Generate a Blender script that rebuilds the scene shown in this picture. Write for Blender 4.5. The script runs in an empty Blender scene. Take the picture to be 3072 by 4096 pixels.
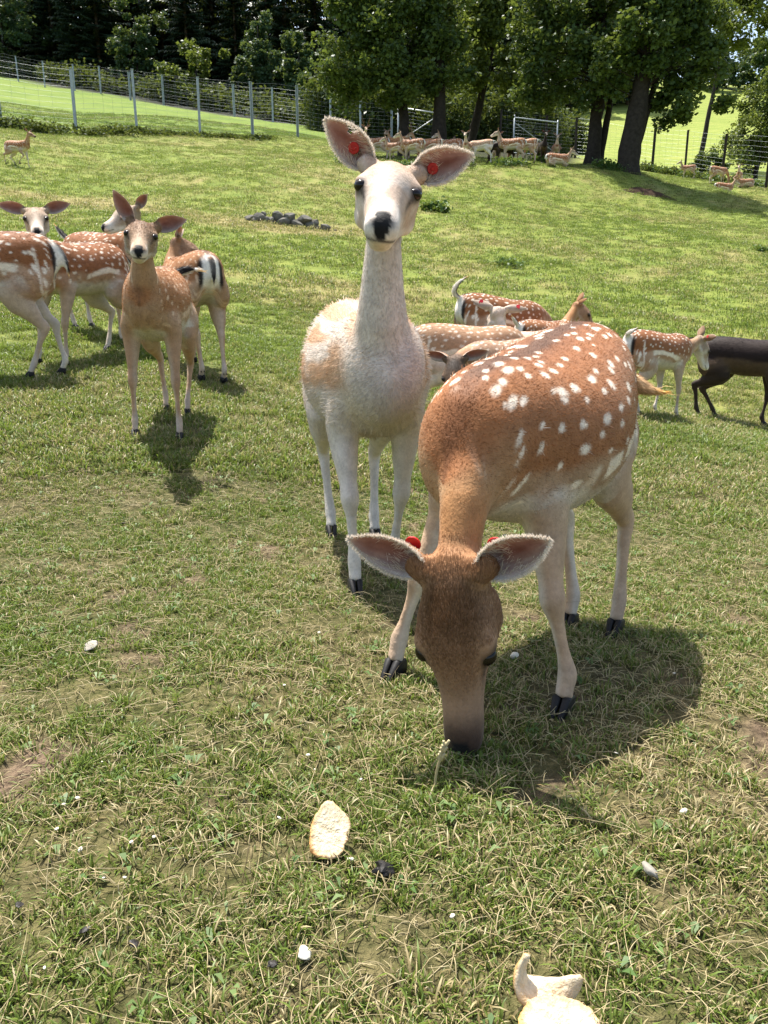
import bpy, bmesh, math, random
import numpy as np
from mathutils import Vector, Matrix

R = math.radians
random.seed(7)
rng = np.random.default_rng(7)
SC = bpy.context.scene
COL = SC.collection

# ------------------------------------------------------------------ camera
CAM_H, PITCH, FPX = 0.71, R(15.0), 770.0
cam_data = bpy.data.cameras.new('camera')
cam = bpy.data.objects.new('camera', cam_data)
COL.objects.link(cam)
cam.location = (0, 0, CAM_H)
cam.rotation_euler = (R(90) - PITCH, 0, 0)
cam_data.sensor_fit = 'HORIZONTAL'
cam_data.sensor_width = 36.0
cam_data.lens = 36.0 * FPX / 768.0
cam_data.clip_start = 0.05
cam_data.clip_end = 3000
SC.camera = cam
SC.render.resolution_x, SC.render.resolution_y = 768, 1024

# ------------------------------------------------------------------ sky and sun
SUN_EL, SUN_AZ = R(67), R(-30)          # azimuth from +Y, negative = to the left
world = bpy.data.worlds.new('World')
SC.world = world
world.use_nodes = True
wn = world.node_tree.nodes; wl = world.node_tree.links
wn.clear()
w_out = wn.new('ShaderNodeOutputWorld'); w_bg = wn.new('ShaderNodeBackground')
w_sky = wn.new('ShaderNodeTexSky')
w_sky.sky_type = 'NISHITA'; w_sky.sun_disc = False
w_sky.sun_elevation = SUN_EL; w_sky.sun_rotation = SUN_AZ
w_sky.air_density = 1.0; w_sky.dust_density = 2.5; w_sky.ozone_density = 1.0
w_bg.inputs['Strength'].default_value = 0.14
w_mx = wn.new('ShaderNodeMix'); w_mx.data_type = 'RGBA'; w_mx.blend_type = 'MULTIPLY'; w_mx.inputs[0].default_value = 1.0
w_mx.inputs[7].default_value = (1.0, 0.97, 0.91, 1)
wl.new(w_sky.outputs[0], w_mx.inputs[6]); wl.new(w_mx.outputs[2], w_bg.inputs['Color']); wl.new(w_bg.outputs[0], w_out.inputs['Surface'])

sun_data = bpy.data.lights.new('sun', 'SUN')
sun = bpy.data.objects.new('sun', sun_data); COL.objects.link(sun)
sun_data.energy = 4.9; sun_data.angle = R(0.6); sun_data.color = (1.0, 0.965, 0.90)
to_sun = Vector((math.cos(SUN_EL) * math.sin(SUN_AZ), math.cos(SUN_EL) * math.cos(SUN_AZ), math.sin(SUN_EL)))
sun.rotation_euler = to_sun.to_track_quat('Z', 'Y').to_euler()
sun.location = (0, 0, 30)

SC.view_settings.view_transform = 'Standard'
SC.view_settings.look = 'None'
SC.view_settings.gamma = 1.0
SC.view_settings.exposure = 1.2
SC.view_settings.use_curve_mapping = False
SC.cycles.use_denoising = True
SC.cycles.max_bounces = 8
SC.cycles.diffuse_bounces = 3
SC.cycles.glossy_bounces = 2
SC.cycles.transmission_bounces = 4
SC.cycles.transparent_max_bounces = 8
SC.cycles.sample_clamp_indirect = 6.0

# ------------------------------------------------------------------ helpers
def srgb(r, g, b):
    f = lambda c: ((c / 255.0 + 0.055) / 1.055) ** 2.4 if c > 10 else c / 255.0 / 12.92
    return (f(r), f(g), f(b))

def link(o, parent=None):
    COL.objects.link(o)
    if parent is not None:
        o.parent = parent
    return o

def tag(o, label=None, cat=None, group=None, kind=None):
    if label: o['label'] = label
    if cat: o['category'] = cat
    if group: o['group'] = group
    if kind: o['kind'] = kind
    return o

def empty(name, loc, rz=0.0, s=1.0):
    e = bpy.data.objects.new(name, None)
    COL.objects.link(e)
    e.location = loc; e.rotation_euler = (0, 0, rz); e.scale = (s, s, s)
    e.empty_display_size = 0.1
    return e

def mesh_np(name, V, F, smooth=True, attrs=None, mats=None, fmat=None):
    """V (n,3); F (m,k) constant-size faces (3 or 4) or a list of such arrays; attrs name->(n,) or (n,3) point data."""
    V = np.ascontiguousarray(V, dtype=np.float32)
    Fs = F if isinstance(F, (list, tuple)) else [F]
    Fs = [np.asarray(f, dtype=np.int32) for f in Fs if len(f)]
    me = bpy.data.meshes.new(name)
    me.vertices.add(len(V)); me.vertices.foreach_set('co', V.ravel())
    nl = sum(f.size for f in Fs); npoly = sum(len(f) for f in Fs)
    me.loops.add(nl); me.polygons.add(npoly)
    me.loops.foreach_set('vertex_index', np.concatenate([f.ravel() for f in Fs]))
    sizes = np.concatenate([np.full(len(f), f.shape[1], np.int32) for f in Fs])
    starts = np.concatenate([[0], np.cumsum(sizes)[:-1]]).astype(np.int32)
    me.polygons.foreach_set('loop_start', starts)
    me.polygons.foreach_set('use_smooth', np.full(npoly, bool(smooth)))
    if fmat is not None:
        me.polygons.foreach_set('material_index', np.asarray(fmat, np.int32))
    if attrs:
        for k, a in attrs.items():
            a = np.asarray(a, dtype=np.float32)
            if a.ndim == 1:
                at = me.attributes.new(k, 'FLOAT', 'POINT'); at.data.foreach_set('value', a)
            else:
                at = me.attributes.new(k, 'FLOAT_VECTOR', 'POINT'); at.data.foreach_set('vector', np.ascontiguousarray(a).ravel())
    me.update(calc_edges=True)
    me.validate()
    if mats:
        for m in (mats if isinstance(mats, (list, tuple)) else [mats]):
            me.materials.append(m)
    return me

def obj(name, me, parent=None):
    return link(bpy.data.objects.new(name, me), parent)

def copy_tree(o, parent=None):
    c = o.copy(); COL.objects.link(c)
    if parent is not None: c.parent = parent
    for ch in list(o.children):
        copy_tree(ch, c)
    return c

def _hash(i, j, k, s):
    n = (i * 374761393 + j * 668265263 + k * 2147483647 + s * 1274126177) & 0xFFFFFFFF
    n = ((n ^ (n >> 13)) * 1274126177) & 0xFFFFFFFF
    n = n ^ (n >> 16)
    return (n & 0xFFFFFF) / float(0xFFFFFF)

def vnoise(P, seed=0):
    """value noise, P (n,3) -> 0..1"""
    P = np.asarray(P, dtype=np.float64)
    I = np.floor(P).astype(np.int64); f = P - I; f = f * f * (3 - 2 * f)
    out = 0
    for dx in (0, 1):
        for dy in (0, 1):
            for dz in (0, 1):
                w = (f[:, 0] if dx else 1 - f[:, 0]) * (f[:, 1] if dy else 1 - f[:, 1]) * (f[:, 2] if dz else 1 - f[:, 2])
                out = out + w * _hash(I[:, 0] + dx, I[:, 1] + dy, I[:, 2] + dz, seed)
    return out

def fbm(P, seed=0, oct=3):
    P = np.asarray(P, float); a, t, o = 0.5, 0, 0
    for i in range(oct):
        o = o + a * vnoise(P * (2 ** i) + 17.3 * i, seed + i); t += a; a *= 0.5
    return o / t

def n2(x, y, f, seed=0, oct=3):
    x = np.atleast_1d(np.asarray(x, float)); y = np.atleast_1d(np.asarray(y, float))
    return fbm(np.stack([x * f, y * f, np.zeros_like(x) + 0.37], 1), seed, oct)

def sstep(a, b, x):
    t = np.clip((x - a) / (b - a), 0, 1)
    return t * t * (3 - 2 * t)

def unproj(px, py, zd):
    """a photo pixel (768x1024 frame) seen at camera depth zd -> world point"""
    yv = -(py - 512.0) / FPX * zd
    return ((px - 384.0) / FPX * zd, zd * math.cos(PITCH) + yv * math.sin(PITCH),
            CAM_H - zd * math.sin(PITCH) + yv * math.cos(PITCH))

def project(p):
    x, y, z = p; z = z - CAM_H
    zd = y * math.cos(PITCH) - z * math.sin(PITCH)
    yv = y * math.sin(PITCH) + z * math.cos(PITCH)
    return (384 + FPX * x / zd, 512 - FPX * yv / zd, zd)

# material helpers
def new_mat(name):
    m = bpy.data.materials.new(name); m.use_nodes = True
    nt = m.node_tree; nt.nodes.clear()
    out = nt.nodes.new('ShaderNodeOutputMaterial')
    return m, nt, out

def nd(nt, t, **kw):
    n = nt.nodes.new(t)
    for k, v in kw.items():
        if k.startswith('i_'):
            n.inputs[k[2:]].default_value = v
        else:
            setattr(n, k, v)
    return n

def mixcol(nt, fac, a, b, blend='MIX'):
    n = nt.nodes.new('ShaderNodeMix'); n.data_type = 'RGBA'; n.blend_type = blend
    for idx, v in ((0, fac), (6, a), (7, b)):
        if hasattr(v, 'links') or hasattr(v, 'is_linked'):
            nt.links.new(v, n.inputs[idx])
        elif idx == 0:
            n.inputs[0].default_value = v
        else:
            n.inputs[idx].default_value = (v[0], v[1], v[2], 1)
    return n.outputs[2]

def math_n(nt, op, a, b=None, c=None, clamp=False):
    n = nt.nodes.new('ShaderNodeMath'); n.operation = op; n.use_clamp = clamp
    for i, v in enumerate((a, b, c)):
        if v is None: continue
        if hasattr(v, 'is_linked'): nt.links.new(v, n.inputs[i])
        else: n.inputs[i].default_value = v
    return n.outputs[0]

def ramp(nt, fac, stops):
    n = nt.nodes.new('ShaderNodeValToRGB')
    el = n.color_ramp.elements
    while len(el) < len(stops): el.new(0.5)
    for e, (p, c) in zip(el, stops):
        e.position = p; e.color = (c[0], c[1], c[2], 1)
    nt.links.new(fac, n.inputs[0])
    return n.outputs[0]

def maprange(nt, v, a, b, c=0.0, d=1.0, smooth=True):
    n = nt.nodes.new('ShaderNodeMapRange'); n.clamp = True
    if smooth: n.interpolation_type = 'SMOOTHSTEP'
    nt.links.new(v, n.inputs[0])
    for i, x in enumerate((a, b, c, d)): n.inputs[1 + i].default_value = x
    return n.outputs[0]

def noise(nt, scale, detail=4, rough=0.55, vec=None, dist=0.0):
    n = nt.nodes.new('ShaderNodeTexNoise'); n.inputs['Scale'].default_value = scale
    n.inputs['Detail'].default_value = detail; n.inputs['Roughness'].default_value = rough
    n.inputs['Distortion'].default_value = dist
    if vec is not None: nt.links.new(vec, n.inputs['Vector'])
    return n.outputs[0]

def simple_mat(name, col, rough=0.7, spec=0.3, var=0.0, scale=20.0, bump=0.0, metal=0.0):
    m, nt, out = new_mat(name)
    b = nd(nt, 'ShaderNodeBsdfPrincipled')
    b.inputs['Roughness'].default_value = rough
    b.inputs['Specular IOR Level'].default_value = spec
    b.inputs['Metallic'].default_value = metal
    tc = nd(nt, 'ShaderNodeTexCoord')
    ns = noise(nt, scale, 5, 0.6, tc.outputs['Object'])
    if var > 0:
        lo = [c * (1 - var) for c in col]; hi = [min(1, c * (1 + var)) for c in col]
        nt.links.new(ramp(nt, ns, [(0.25, lo), (0.75, hi)]), b.inputs['Base Color'])
    else:
        b.inputs['Base Color'].default_value = (*col, 1)
    if bump > 0:
        bp = nd(nt, 'ShaderNodeBump'); bp.inputs['Strength'].default_value = 0.6; bp.inputs['Distance'].default_value = bump
        nt.links.new(ns, bp.inputs['Height']); nt.links.new(bp.outputs[0], b.inputs['Normal'])
    nt.links.new(b.outputs[0], out.inputs['Surface'])
    return m

# ------------------------------------------------------------------ terrain
def _ctrl():
    P = [(0, -12, 0), (-12, -12, 0.3), (12, -12, -0.6), (-6, 0, 0.15), (6, 0, -0.25), (0, 0, 0), (-1, 0.8, 0), (1, 0.8, 0), (0, 1.3, 0),
         (-1.3, 1.6, 0.03), (1.2, 1.5, -0.03), (0.05, 1.35, 0), (0.4, 1.3, 0), (-0.05, 1.86, 0), (0.5, 1.75, -0.05), (-0.1, 2.5, -0.05),
         (1.5, 2.6, -0.08), (-1.2, 2.5, 0.08)]
    for px, py, zd in [(125, 435, 3.3), (183, 434, 3.3), (174, 417, 3.75), (45, 374, 4.3), (67, 360, 4.9), (104, 355, 5.1), (113, 339, 5.5),
                       (210, 381, 4.6), (412, 428, 4.2), (500, 415, 4.6), (560, 412, 4.9), (652, 412, 5.0), (710, 416, 6.0), (747, 428, 5.6), (765, 440, 5.4),
                       (384, 330, 8.0), (600, 330, 8.5), (740, 345, 8.5), (150, 285, 8.0), (10, 290, 7.0),
                       (40, 200, 14.5), (160, 215, 14.5), (245, 218, 14.0), (290, 222, 14.2), (331, 229, 14.2), (420, 226, 15.0), (509, 208, 18),
                       (560, 218, 19), (680, 215, 22), (760, 215, 24), (20, 168, 18.5), (120, 168, 20), (220, 168, 21), (300, 168, 22), (380, 178, 21), (450, 178, 22.5),
                       (2, 129, 25), (76, 131, 27), (137, 132, 29), (200, 133, 31), (253, 133, 33), (298, 135, 35),
                       (350, 158, 28), (400, 160, 28), (450, 162, 27), (520, 161, 27.5), (585, 163, 27.5), (625, 168, 27.0), (647, 193, 25), (735, 193, 31),
                       (400, 158, 36), (500, 158, 38), (603, 163, 42), (651, 173.5, 42), (684, 177, 40), (722, 183, 38), (765, 188, 36),
                       (18, 82, 75), (45, 87, 72), (101, 95, 68), (131, 100, 66), (164, 105, 62), (235, 117, 56), (273, 122, 54), (314, 127, 52),
                       (400, 148, 56), (520, 146, 60), (640, 150, 62), (700, 130, 80), (690, 92, 118), (760, 95, 118), (768, 140, 70),
                       (18, 70, 90), (131, 84, 90), (250, 96, 88), (380, 115, 86), (500, 122, 90),
                       (100, 40, 140), (300, 50, 140), (500, 60, 140), (640, 80, 140), (760, 84, 140)]:
        P.append(unproj(px, py, zd))
    P += [(-60, 10, 9), (-90, 60, 24), (60, 10, -1), (90, 60, 12), (0, 260, 70), (-150, 260, 75), (150, 260, 55), (-60, -30, 4), (60, -30, -4)]
    return np.array(P)
_CP = _ctrl()
_EPS = 0.6
def _kern(d2):
    return np.sqrt(d2 + _EPS * _EPS)
def _fit():
    X = _CP[:, :2]; n = len(X)
    K = _kern(((X[:, None] - X[None]) ** 2).sum(-1)) 
    dist = np.hypot(X[:, 0], X[:, 1])
    K -= np.diag(0.02 + 0.012 * dist)
    A = np.zeros((n + 3, n + 3)); A[:n, :n] = K
    A[:n, n] = 1; A[:n, n + 1:] = X; A[n, :n] = 1; A[n + 1:, :n] = X.T
    b = np.zeros(n + 3); b[:n] = _CP[:, 2]
    return np.linalg.solve(A, b)
_W = _fit()
def ground_np(x, y, detail=True):
    x = np.asarray(x, float); y = np.asarray(y, float)
    sh = x.shape; x = x.ravel(); y = y.ravel()
    out = np.empty(len(x)); X = _CP[:, :2]
    for s in range(0, len(x), 20000):
        e = slice(s, s + 20000)
        d2 = (x[e, None] - X[None, :, 0]) ** 2 + (y[e, None] - X[None, :, 1]) ** 2
        out[e] = _kern(d2) @ _W[:-3] + _W[-3] + _W[-2] * x[e] + _W[-1] * y[e]
    if detail:
        d = np.hypot(x, y)
        out += (n2(x, y, 1.3, 3, 3) - 0.5) * 0.05 * sstep(1.0, 6.0, d)
        out += (n2(x, y, 0.28, 5, 3) - 0.5) * 0.55 * sstep(7.0, 22.0, d)
        out += (n2(x, y, 9.0, 4, 3) - 0.5) * 0.016
    return out.reshape(sh)
def gz(x, y):
    return float(ground_np(np.array([x]), np.array([y]))[0])
def at_px(px, py, z0=None):
    """world point where the photo pixel's ray meets the ground"""
    zz = np.geomspace(0.6, 160, 1500)
    yv = -(py - 512.0) / FPX * zz
    X = (px - 384.0) / FPX * zz; Y = zz * math.cos(PITCH) + yv * math.sin(PITCH); Z = CAM_H - zz * math.sin(PITCH) + yv * math.cos(PITCH)
    h = ground_np(X, Y)
    k = np.argmax(Z < h)
    if not (Z < h).any(): k = -1
    return (float(X[k]), float(Y[k]), float(h[k]))
def at_px_d(px, zd, py=160):
    """ground point under the photo column px at depth zd"""
    x, y, _ = unproj(px, py, zd)
    return (x, y, gz(x, y))

def nrm(v):
    v = np.asarray(v, float); return v / (np.linalg.norm(v) + 1e-12)

class Tube:
    """a tapered limb: centreline points, radii along 'dorsal' and 'lateral', frames"""
    def __init__(self, pts, rd, rl, dors, sub=4, name=''):
        pts = np.asarray(pts, float); n = len(pts)
        rd = np.asarray(rd, float); rl = np.asarray(rl, float)
        dors = np.asarray(dors, float)
        if dors.ndim == 1: dors = np.tile(dors, (n, 1))
        t = np.concatenate([[0], np.cumsum(np.linalg.norm(np.diff(pts, axis=0), axis=1))])
        tt = np.unique(np.concatenate([np.linspace(t[i], t[i + 1], sub + 1) for i in range(n - 1)]))
        def cr(a):     # catmull-rom through the stations
            a = np.asarray(a, float); one = a.ndim == 1
            if one: a = a[:, None]
            m = np.zeros_like(a)
            m[1:-1] = (a[2:] - a[:-2]) / (t[2:] - t[:-2])[:, None]
            m[0] = (a[1] - a[0]) / (t[1] - t[0]); m[-1] = (a[-1] - a[-2]) / (t[-1] - t[-2])
            i = np.clip(np.searchsorted(t, tt, side='right') - 1, 0, n - 2)
            h = (t[i + 1] - t[i])[:, None]; s = ((tt - t[i]) / (t[i + 1] - t[i]))[:, None]
            o = (2 * s**3 - 3 * s**2 + 1) * a[i] + (s**3 - 2 * s**2 + s) * h * m[i] + (-2 * s**3 + 3 * s**2) * a[i + 1] + (s**3 - s**2) * h * m[i + 1]
            return o[:, 0] if one else o
        self.P = cr(pts); self.rd = np.maximum(cr(rd), 0.002); self.rl = np.maximum(cr(rl), 0.002)
        T = np.gradient(self.P, axis=0); T /= np.linalg.norm(T, axis=1)[:, None] + 1e-12
        D = cr(dors); D = D - (D * T).sum(1)[:, None] * T; D /= np.linalg.norm(D, axis=1)[:, None] + 1e-12
        self.T, self.D, self.L = T, D, np.cross(D, T)      # L: lateral
        self.t = tt / tt[-1]; self.name = name
    def mesh(self, k=18):
        a = np.linspace(0, 2 * math.pi, k, endpoint=False)
        ca, sa = np.cos(a), np.sin(a)
        ring = self.P[:, None] + self.D[:, None] * (ca[None, :, None] * self.rd[:, None, None]) + self.L[:, None] * (sa[None, :, None] * self.rl[:, None, None])
        n = len(self.P); V = ring.reshape(-1, 3)
        i = np.arange(n - 1)[:, None] * k; j = np.arange(k)[None]; j2 = (j + 1) % k
        F = np.stack([i + j, i + j2, i + k + j2, i + k + j], -1).reshape(-1, 4)
        V = np.vstack([V, self.P[0], self.P[-1]]); c0, c1 = n * k, n * k + 1
        jj = np.arange(k); T0 = np.stack([np.full(k, c0), (jj + 1) % k, jj], 1); b = (n - 1) * k
        T1 = np.stack([np.full(k, c1), b + jj, b + (jj + 1) % k], 1)
        return V, F, np.vstack([T0, T1])
    def query(self, Q):
        """normalised distance, t along, dorsal and lateral coordinate, axis"""
        A = self.P[:-1]; B = self.P[1:]; AB = B - A; l2 = (AB**2).sum(1) + 1e-12
        best = np.full(len(Q), 1e9); bi = np.zeros(len(Q), int); bs = np.zeros(len(Q))
        rm = 0.5 * (self.rd + self.rl)
        for i in range(len(A)):
            s = np.clip(((Q - A[i]) @ AB[i]) / l2[i], 0, 1)
            C = A[i] + s[:, None] * AB[i]
            d = np.linalg.norm(Q - C, axis=1) / (rm[i] * (1 - s) + rm[i + 1] * s)
            u = d < best
            best[u] = d[u]; bi[u] = i; bs[u] = s[u]
        s = bs[:, None]
        C = self.P[bi] * (1 - s) + self.P[bi + 1] * s
        D = self.D[bi]; L = self.L[bi]; T = self.T[bi]
        r_d = self.rd[bi] * (1 - bs) + self.rd[bi + 1] * bs; r_l = self.rl[bi] * (1 - bs) + self.rl[bi + 1] * bs
        v = Q - C; cd = (v * D).sum(1) / r_d; cl = (v * L).sum(1) / r_l; ct = (v * T).sum(1) / np.minimum(r_d, r_l)
        rho = np.sqrt(cd**2 + cl**2 + ct**2)
        tv = self.t[bi] * (1 - bs) + self.t[bi + 1] * bs
        return rho, tv, cd, cl, T


# ------------------------------------------------------------------ ground sheet
def seg_dist(x, y, pts):
    best = np.full(x.shape, 1e9)
    for (ax, ay), (bx, by) in zip(pts[:-1], pts[1:]):
        dx, dy = bx - ax, by - ay; l2 = dx * dx + dy * dy
        t = np.clip(((x - ax) * dx + (y - ay) * dy) / l2, 0, 1)
        best = np.minimum(best, np.hypot(x - ax - t * dx, y - ay - t * dy))
    return best

# fence lines (world xy)
FENCE_L = [at_px_d(px, zd, py)[:2] for px, zd, py in [(-75, 24, 128), (2, 26, 129), (76, 27, 131), (137, 29, 131), (200, 30.5, 132), (253, 31.5, 132), (298, 34, 135), (331, 37, 140), (361, 39.5, 145), (392, 41, 148)]]
FENCE_B = [at_px_d(px, zd, py)[:2] for px, zd, py in [(-40, 84, 70), (18.5, 76, 82), (45, 72, 87), (75, 70, 91), (101, 68, 95), (131, 66, 100), (164, 62, 105), (235, 56, 117), (273, 54, 122), (314, 52, 127), (360, 50, 133), (402, 48, 137)]]
FENCE_R = [at_px_d(px, zd, py)[:2] for px, zd, py in [(500, 44, 158), (545, 46, 160), (575, 46, 161), (603, 45, 163), (628, 43.5, 167), (652, 42, 173), (685, 40, 177), (722, 37.5, 183), (766, 34.5, 189), (815, 32, 196)]]
def beyond(x, y, line):
    """1 beyond the polyline (further from the camera), by comparing radius at equal azimuth"""
    az = np.arctan2(x, y); r = np.hypot(x, y)
    la = np.array([math.atan2(a, b) for a, b in line]); lr = np.array([math.hypot(a, b) for a, b in line])
    o = np.argsort(la)
    return r - np.interp(az, la[o], lr[o])

def ground_fields(x, y):
    """dryness, lushness, bare soil, forest floor with painted shade at ground points"""
    d = np.hypot(x, y)
    az_ = np.arctan2(x, y)
    lush = sstep(-.4, .8, beyond(x, y, FENCE_L)) * sstep(-.015, -.045, az_)
    fieldr = sstep(-.4, .8, beyond(x, y, FENCE_R)) * sstep(.215, .235, az_)
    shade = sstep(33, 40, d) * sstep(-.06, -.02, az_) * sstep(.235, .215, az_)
    wood = np.maximum(sstep(0, 3, beyond(x, y, FENCE_B) - 1.5) * (az_ < .02), shade * .92)  # forest floor, plus tree shade behind the herd painted through the same mask
    n = n2(x, y, .9, 21, 4); nf = n2(x, y, 4.5, 22, 3); nb = n2(x, y, .16, 23, 3)
    dry = np.clip(.42 + (n - .5) * 1.3 + (nf - .5) * .8 + (nb - .5) * .9, 0, 1)
    nearm = sstep(4.5, 1.6, d)
    dry = np.clip(dry + .12 * nearm - .10 * sstep(3, 8, d), 0, 1)
    # the dry terrace edge running from the left to the stone heap
    tr = [at_px(0, 189)[:2], at_px(120, 205)[:2], at_px(245, 226)[:2], at_px(345, 233)[:2]]
    band = np.exp(-(seg_dist(x, y, tr) / .55)**2)
    dry = np.clip(dry + band * .55, 0, 1)
    bare = sstep(.59, .72, n2(x, y, 9.0, 31, 3) * .65 + n2(x, y, 2.0, 33, 3) * .35 + .04 * nearm - .10 * sstep(2.2, 5, d)) * sstep(9, 5, d)
    return dry, np.maximum(lush, 0), fieldr, wood, bare

def warp(u, a, b):   # uneven grid spacing: fine near 0
    return np.sinh(u * a) / math.sinh(a) * b
gx = warp(np.linspace(-1, 1, 321), 6.2, 230.0)
gy = np.concatenate([-warp(np.linspace(1, .02, 26), 3.2, 40.0), warp(np.linspace(0, 1, 300), 5.6, 300.0) + .0])
gy = np.unique(np.round(gy, 4))
GX, GY = np.meshgrid(gx, gy, indexing='ij')
GZ = ground_np(GX, GY)
nx, ny = GX.shape
ii = np.arange(nx - 1)[:, None] * ny; jj = np.arange(ny - 1)[None]
GF = np.stack([ii + jj, ii + ny + jj, ii + ny + jj + 1, ii + jj + 1], -1).reshape(-1, 4)
dry, lush, fieldr, wood, bare = ground_fields(GX.ravel(), GY.ravel())

m, nt, out = new_mat('meadow_ground')
geo = nd(nt, 'ShaderNodeNewGeometry')
A = {k: nd(nt, 'ShaderNodeAttribute', attribute_name=k).outputs['Fac'] for k in ('dry', 'lush', 'field', 'wood', 'bare', 'turf')}
nA = noise(nt, 3.0, 6, 0.65, geo.outputs['Position']); nB = noise(nt, 42.0, 4, 0.7, geo.outputs['Position']); nC = noise(nt, .35, 4, .6, geo.outputs['Position'])
green = mixcol(nt, maprange(nt, nA, .3, .7), (.12, .165, .030), (.20, .225, .046))
straw = mixcol(nt, maprange(nt, nB, .3, .7), (.20, .165, .062), (.31, .265, .115))
c1 = mixcol(nt, maprange(nt, math_n(nt, 'ADD', A['dry'], math_n(nt, 'MULTIPLY', nA, .35)), .35, 1.05), green, straw)
soil = mixcol(nt, maprange(nt, nB, .25, .75), (.045, .030, .020), (.19, .135, .088))
thatch = mixcol(nt, maprange(nt, nB, .35, .65), (.014, .012, .008), (.10, .078, .042))  # brown thatch, darkened further to paint shade in gaps between blades
c1 = mixcol(nt, math_n(nt, 'MULTIPLY', A['turf'], .8), c1, thatch)
c1 = mixcol(nt, A['bare'], c1, soil)
lushc = mixcol(nt, maprange(nt, nC, .3, .7), (.090, .145, .020), (.145, .195, .034))
lushc = mixcol(nt, maprange(nt, nA, .4, .8, 0, .5), lushc, (.17, .20, .04))
c1 = mixcol(nt, A['lush'], c1, lushc)
wv = nd(nt, 'ShaderNodeTexWave'); wv.wave_type = 'BANDS'; wv.bands_direction = 'Y'
wv.inputs['Scale'].default_value = .22; wv.inputs['Distortion'].default_value = 6; wv.inputs['Detail'].default_value = 3
nt.links.new(geo.outputs['Position'], wv.inputs['Vector'])
fieldc = mixcol(nt, wv.outputs['Fac'], (.165, .21, .04), (.245, .265, .065))
fieldc = mixcol(nt, maprange(nt, nC, .35, .7, 0, .6), fieldc, (.16, .21, .04))
c1 = mixcol(nt, A['field'], c1, fieldc)
c1 = mixcol(nt, A['wood'], c1, (.014, .015, .008))  # near-black tint puts tree shade into the ground colour
b = nd(nt, 'ShaderNodeBsdfPrincipled'); b.inputs['Roughness'].default_value = .9; b.inputs['Specular IOR Level'].default_value = .1
nt.links.new(c1, b.inputs['Base Color'])
bp = nd(nt, 'ShaderNodeBump'); bp.inputs['Strength'].default_value = .8; bp.inputs['Distance'].default_value = .03
nt.links.new(math_n(nt, 'ADD', nB, nA), bp.inputs['Height']); nt.links.new(bp.outputs[0], b.inputs['Normal'])
nt.links.new(b.outputs[0], out.inputs['Surface'])
M_GROUND = m
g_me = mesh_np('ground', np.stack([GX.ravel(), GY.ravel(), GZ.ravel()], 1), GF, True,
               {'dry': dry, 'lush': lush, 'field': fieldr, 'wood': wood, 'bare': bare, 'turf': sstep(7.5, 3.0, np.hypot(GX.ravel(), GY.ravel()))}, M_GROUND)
tag(obj('ground', g_me), 'sloping grass paddock and the meadows beyond its fences', None, None, 'structure')

# ------------------------------------------------------------------ fences
M_POST = simple_mat('galvanised_post', (.34, .37, .38), .5, .4, .25, 12, 0, .3)
M_POSTD = simple_mat('dark_wood_post', (.055, .045, .038), .85, .1, .3, 12)
M_WIRE = simple_mat('galvanised_wire', (.16, .18, .19), .45, .4, 0, 1, 0, .5)
M_RAIL = simple_mat('pale_steel_rail', (.62, .63, .62), .4, .4, .1, 9, 0, .2)

def box_np(c, hx, hy, hz):
    c = np.asarray(c, float)
    s = np.array([(x, y, z) for x in (-1, 1) for y in (-1, 1) for z in (-1, 1)]) * (hx, hy, hz)
    return c + s, np.array([(0, 1, 3, 2), (4, 6, 7, 5), (0, 4, 5, 1), (2, 3, 7, 6), (0, 2, 6, 4), (1, 5, 7, 3)])

def bar_np(a, b, r, k=5):
    return Tube([a, (np.asarray(a) + np.asarray(b)) / 2, b], [r] * 3, [r] * 3, (0.3, .2, 1) if abs(a[2] - b[2]) < 1.2 else (1, .2, .1), 1).mesh(k)

def joined(parts):
    Vs, Q, T, o = [], [], [], 0
    for p in parts:
        Vs.append(p[0]); Q.append(p[1] + o)
        if len(p) > 2: T.append(p[2] + o)
        o += len(p[0])
    return np.vstack(Vs), [np.vstack(Q)] + ([np.vstack(T)] if T else [])

def post_mesh(h, r):
    """angle-section steel post with a cap plate"""
    V1, F1 = box_np((0, 0, h / 2 - .15), r, r * .35, h / 2 + .15); V2, F2 = box_np((r * .65, r * .9, h / 2 - .15), r * .35, r * .9, h / 2 + .149)
    V3, F3 = box_np((.01, .012, h + .004), r * 1.15, r * 1.3, .008)
    V, F = joined([(V1, F1), (V2, F2), (V3, F3)])
    return mesh_np('post', V, F, False)

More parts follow.
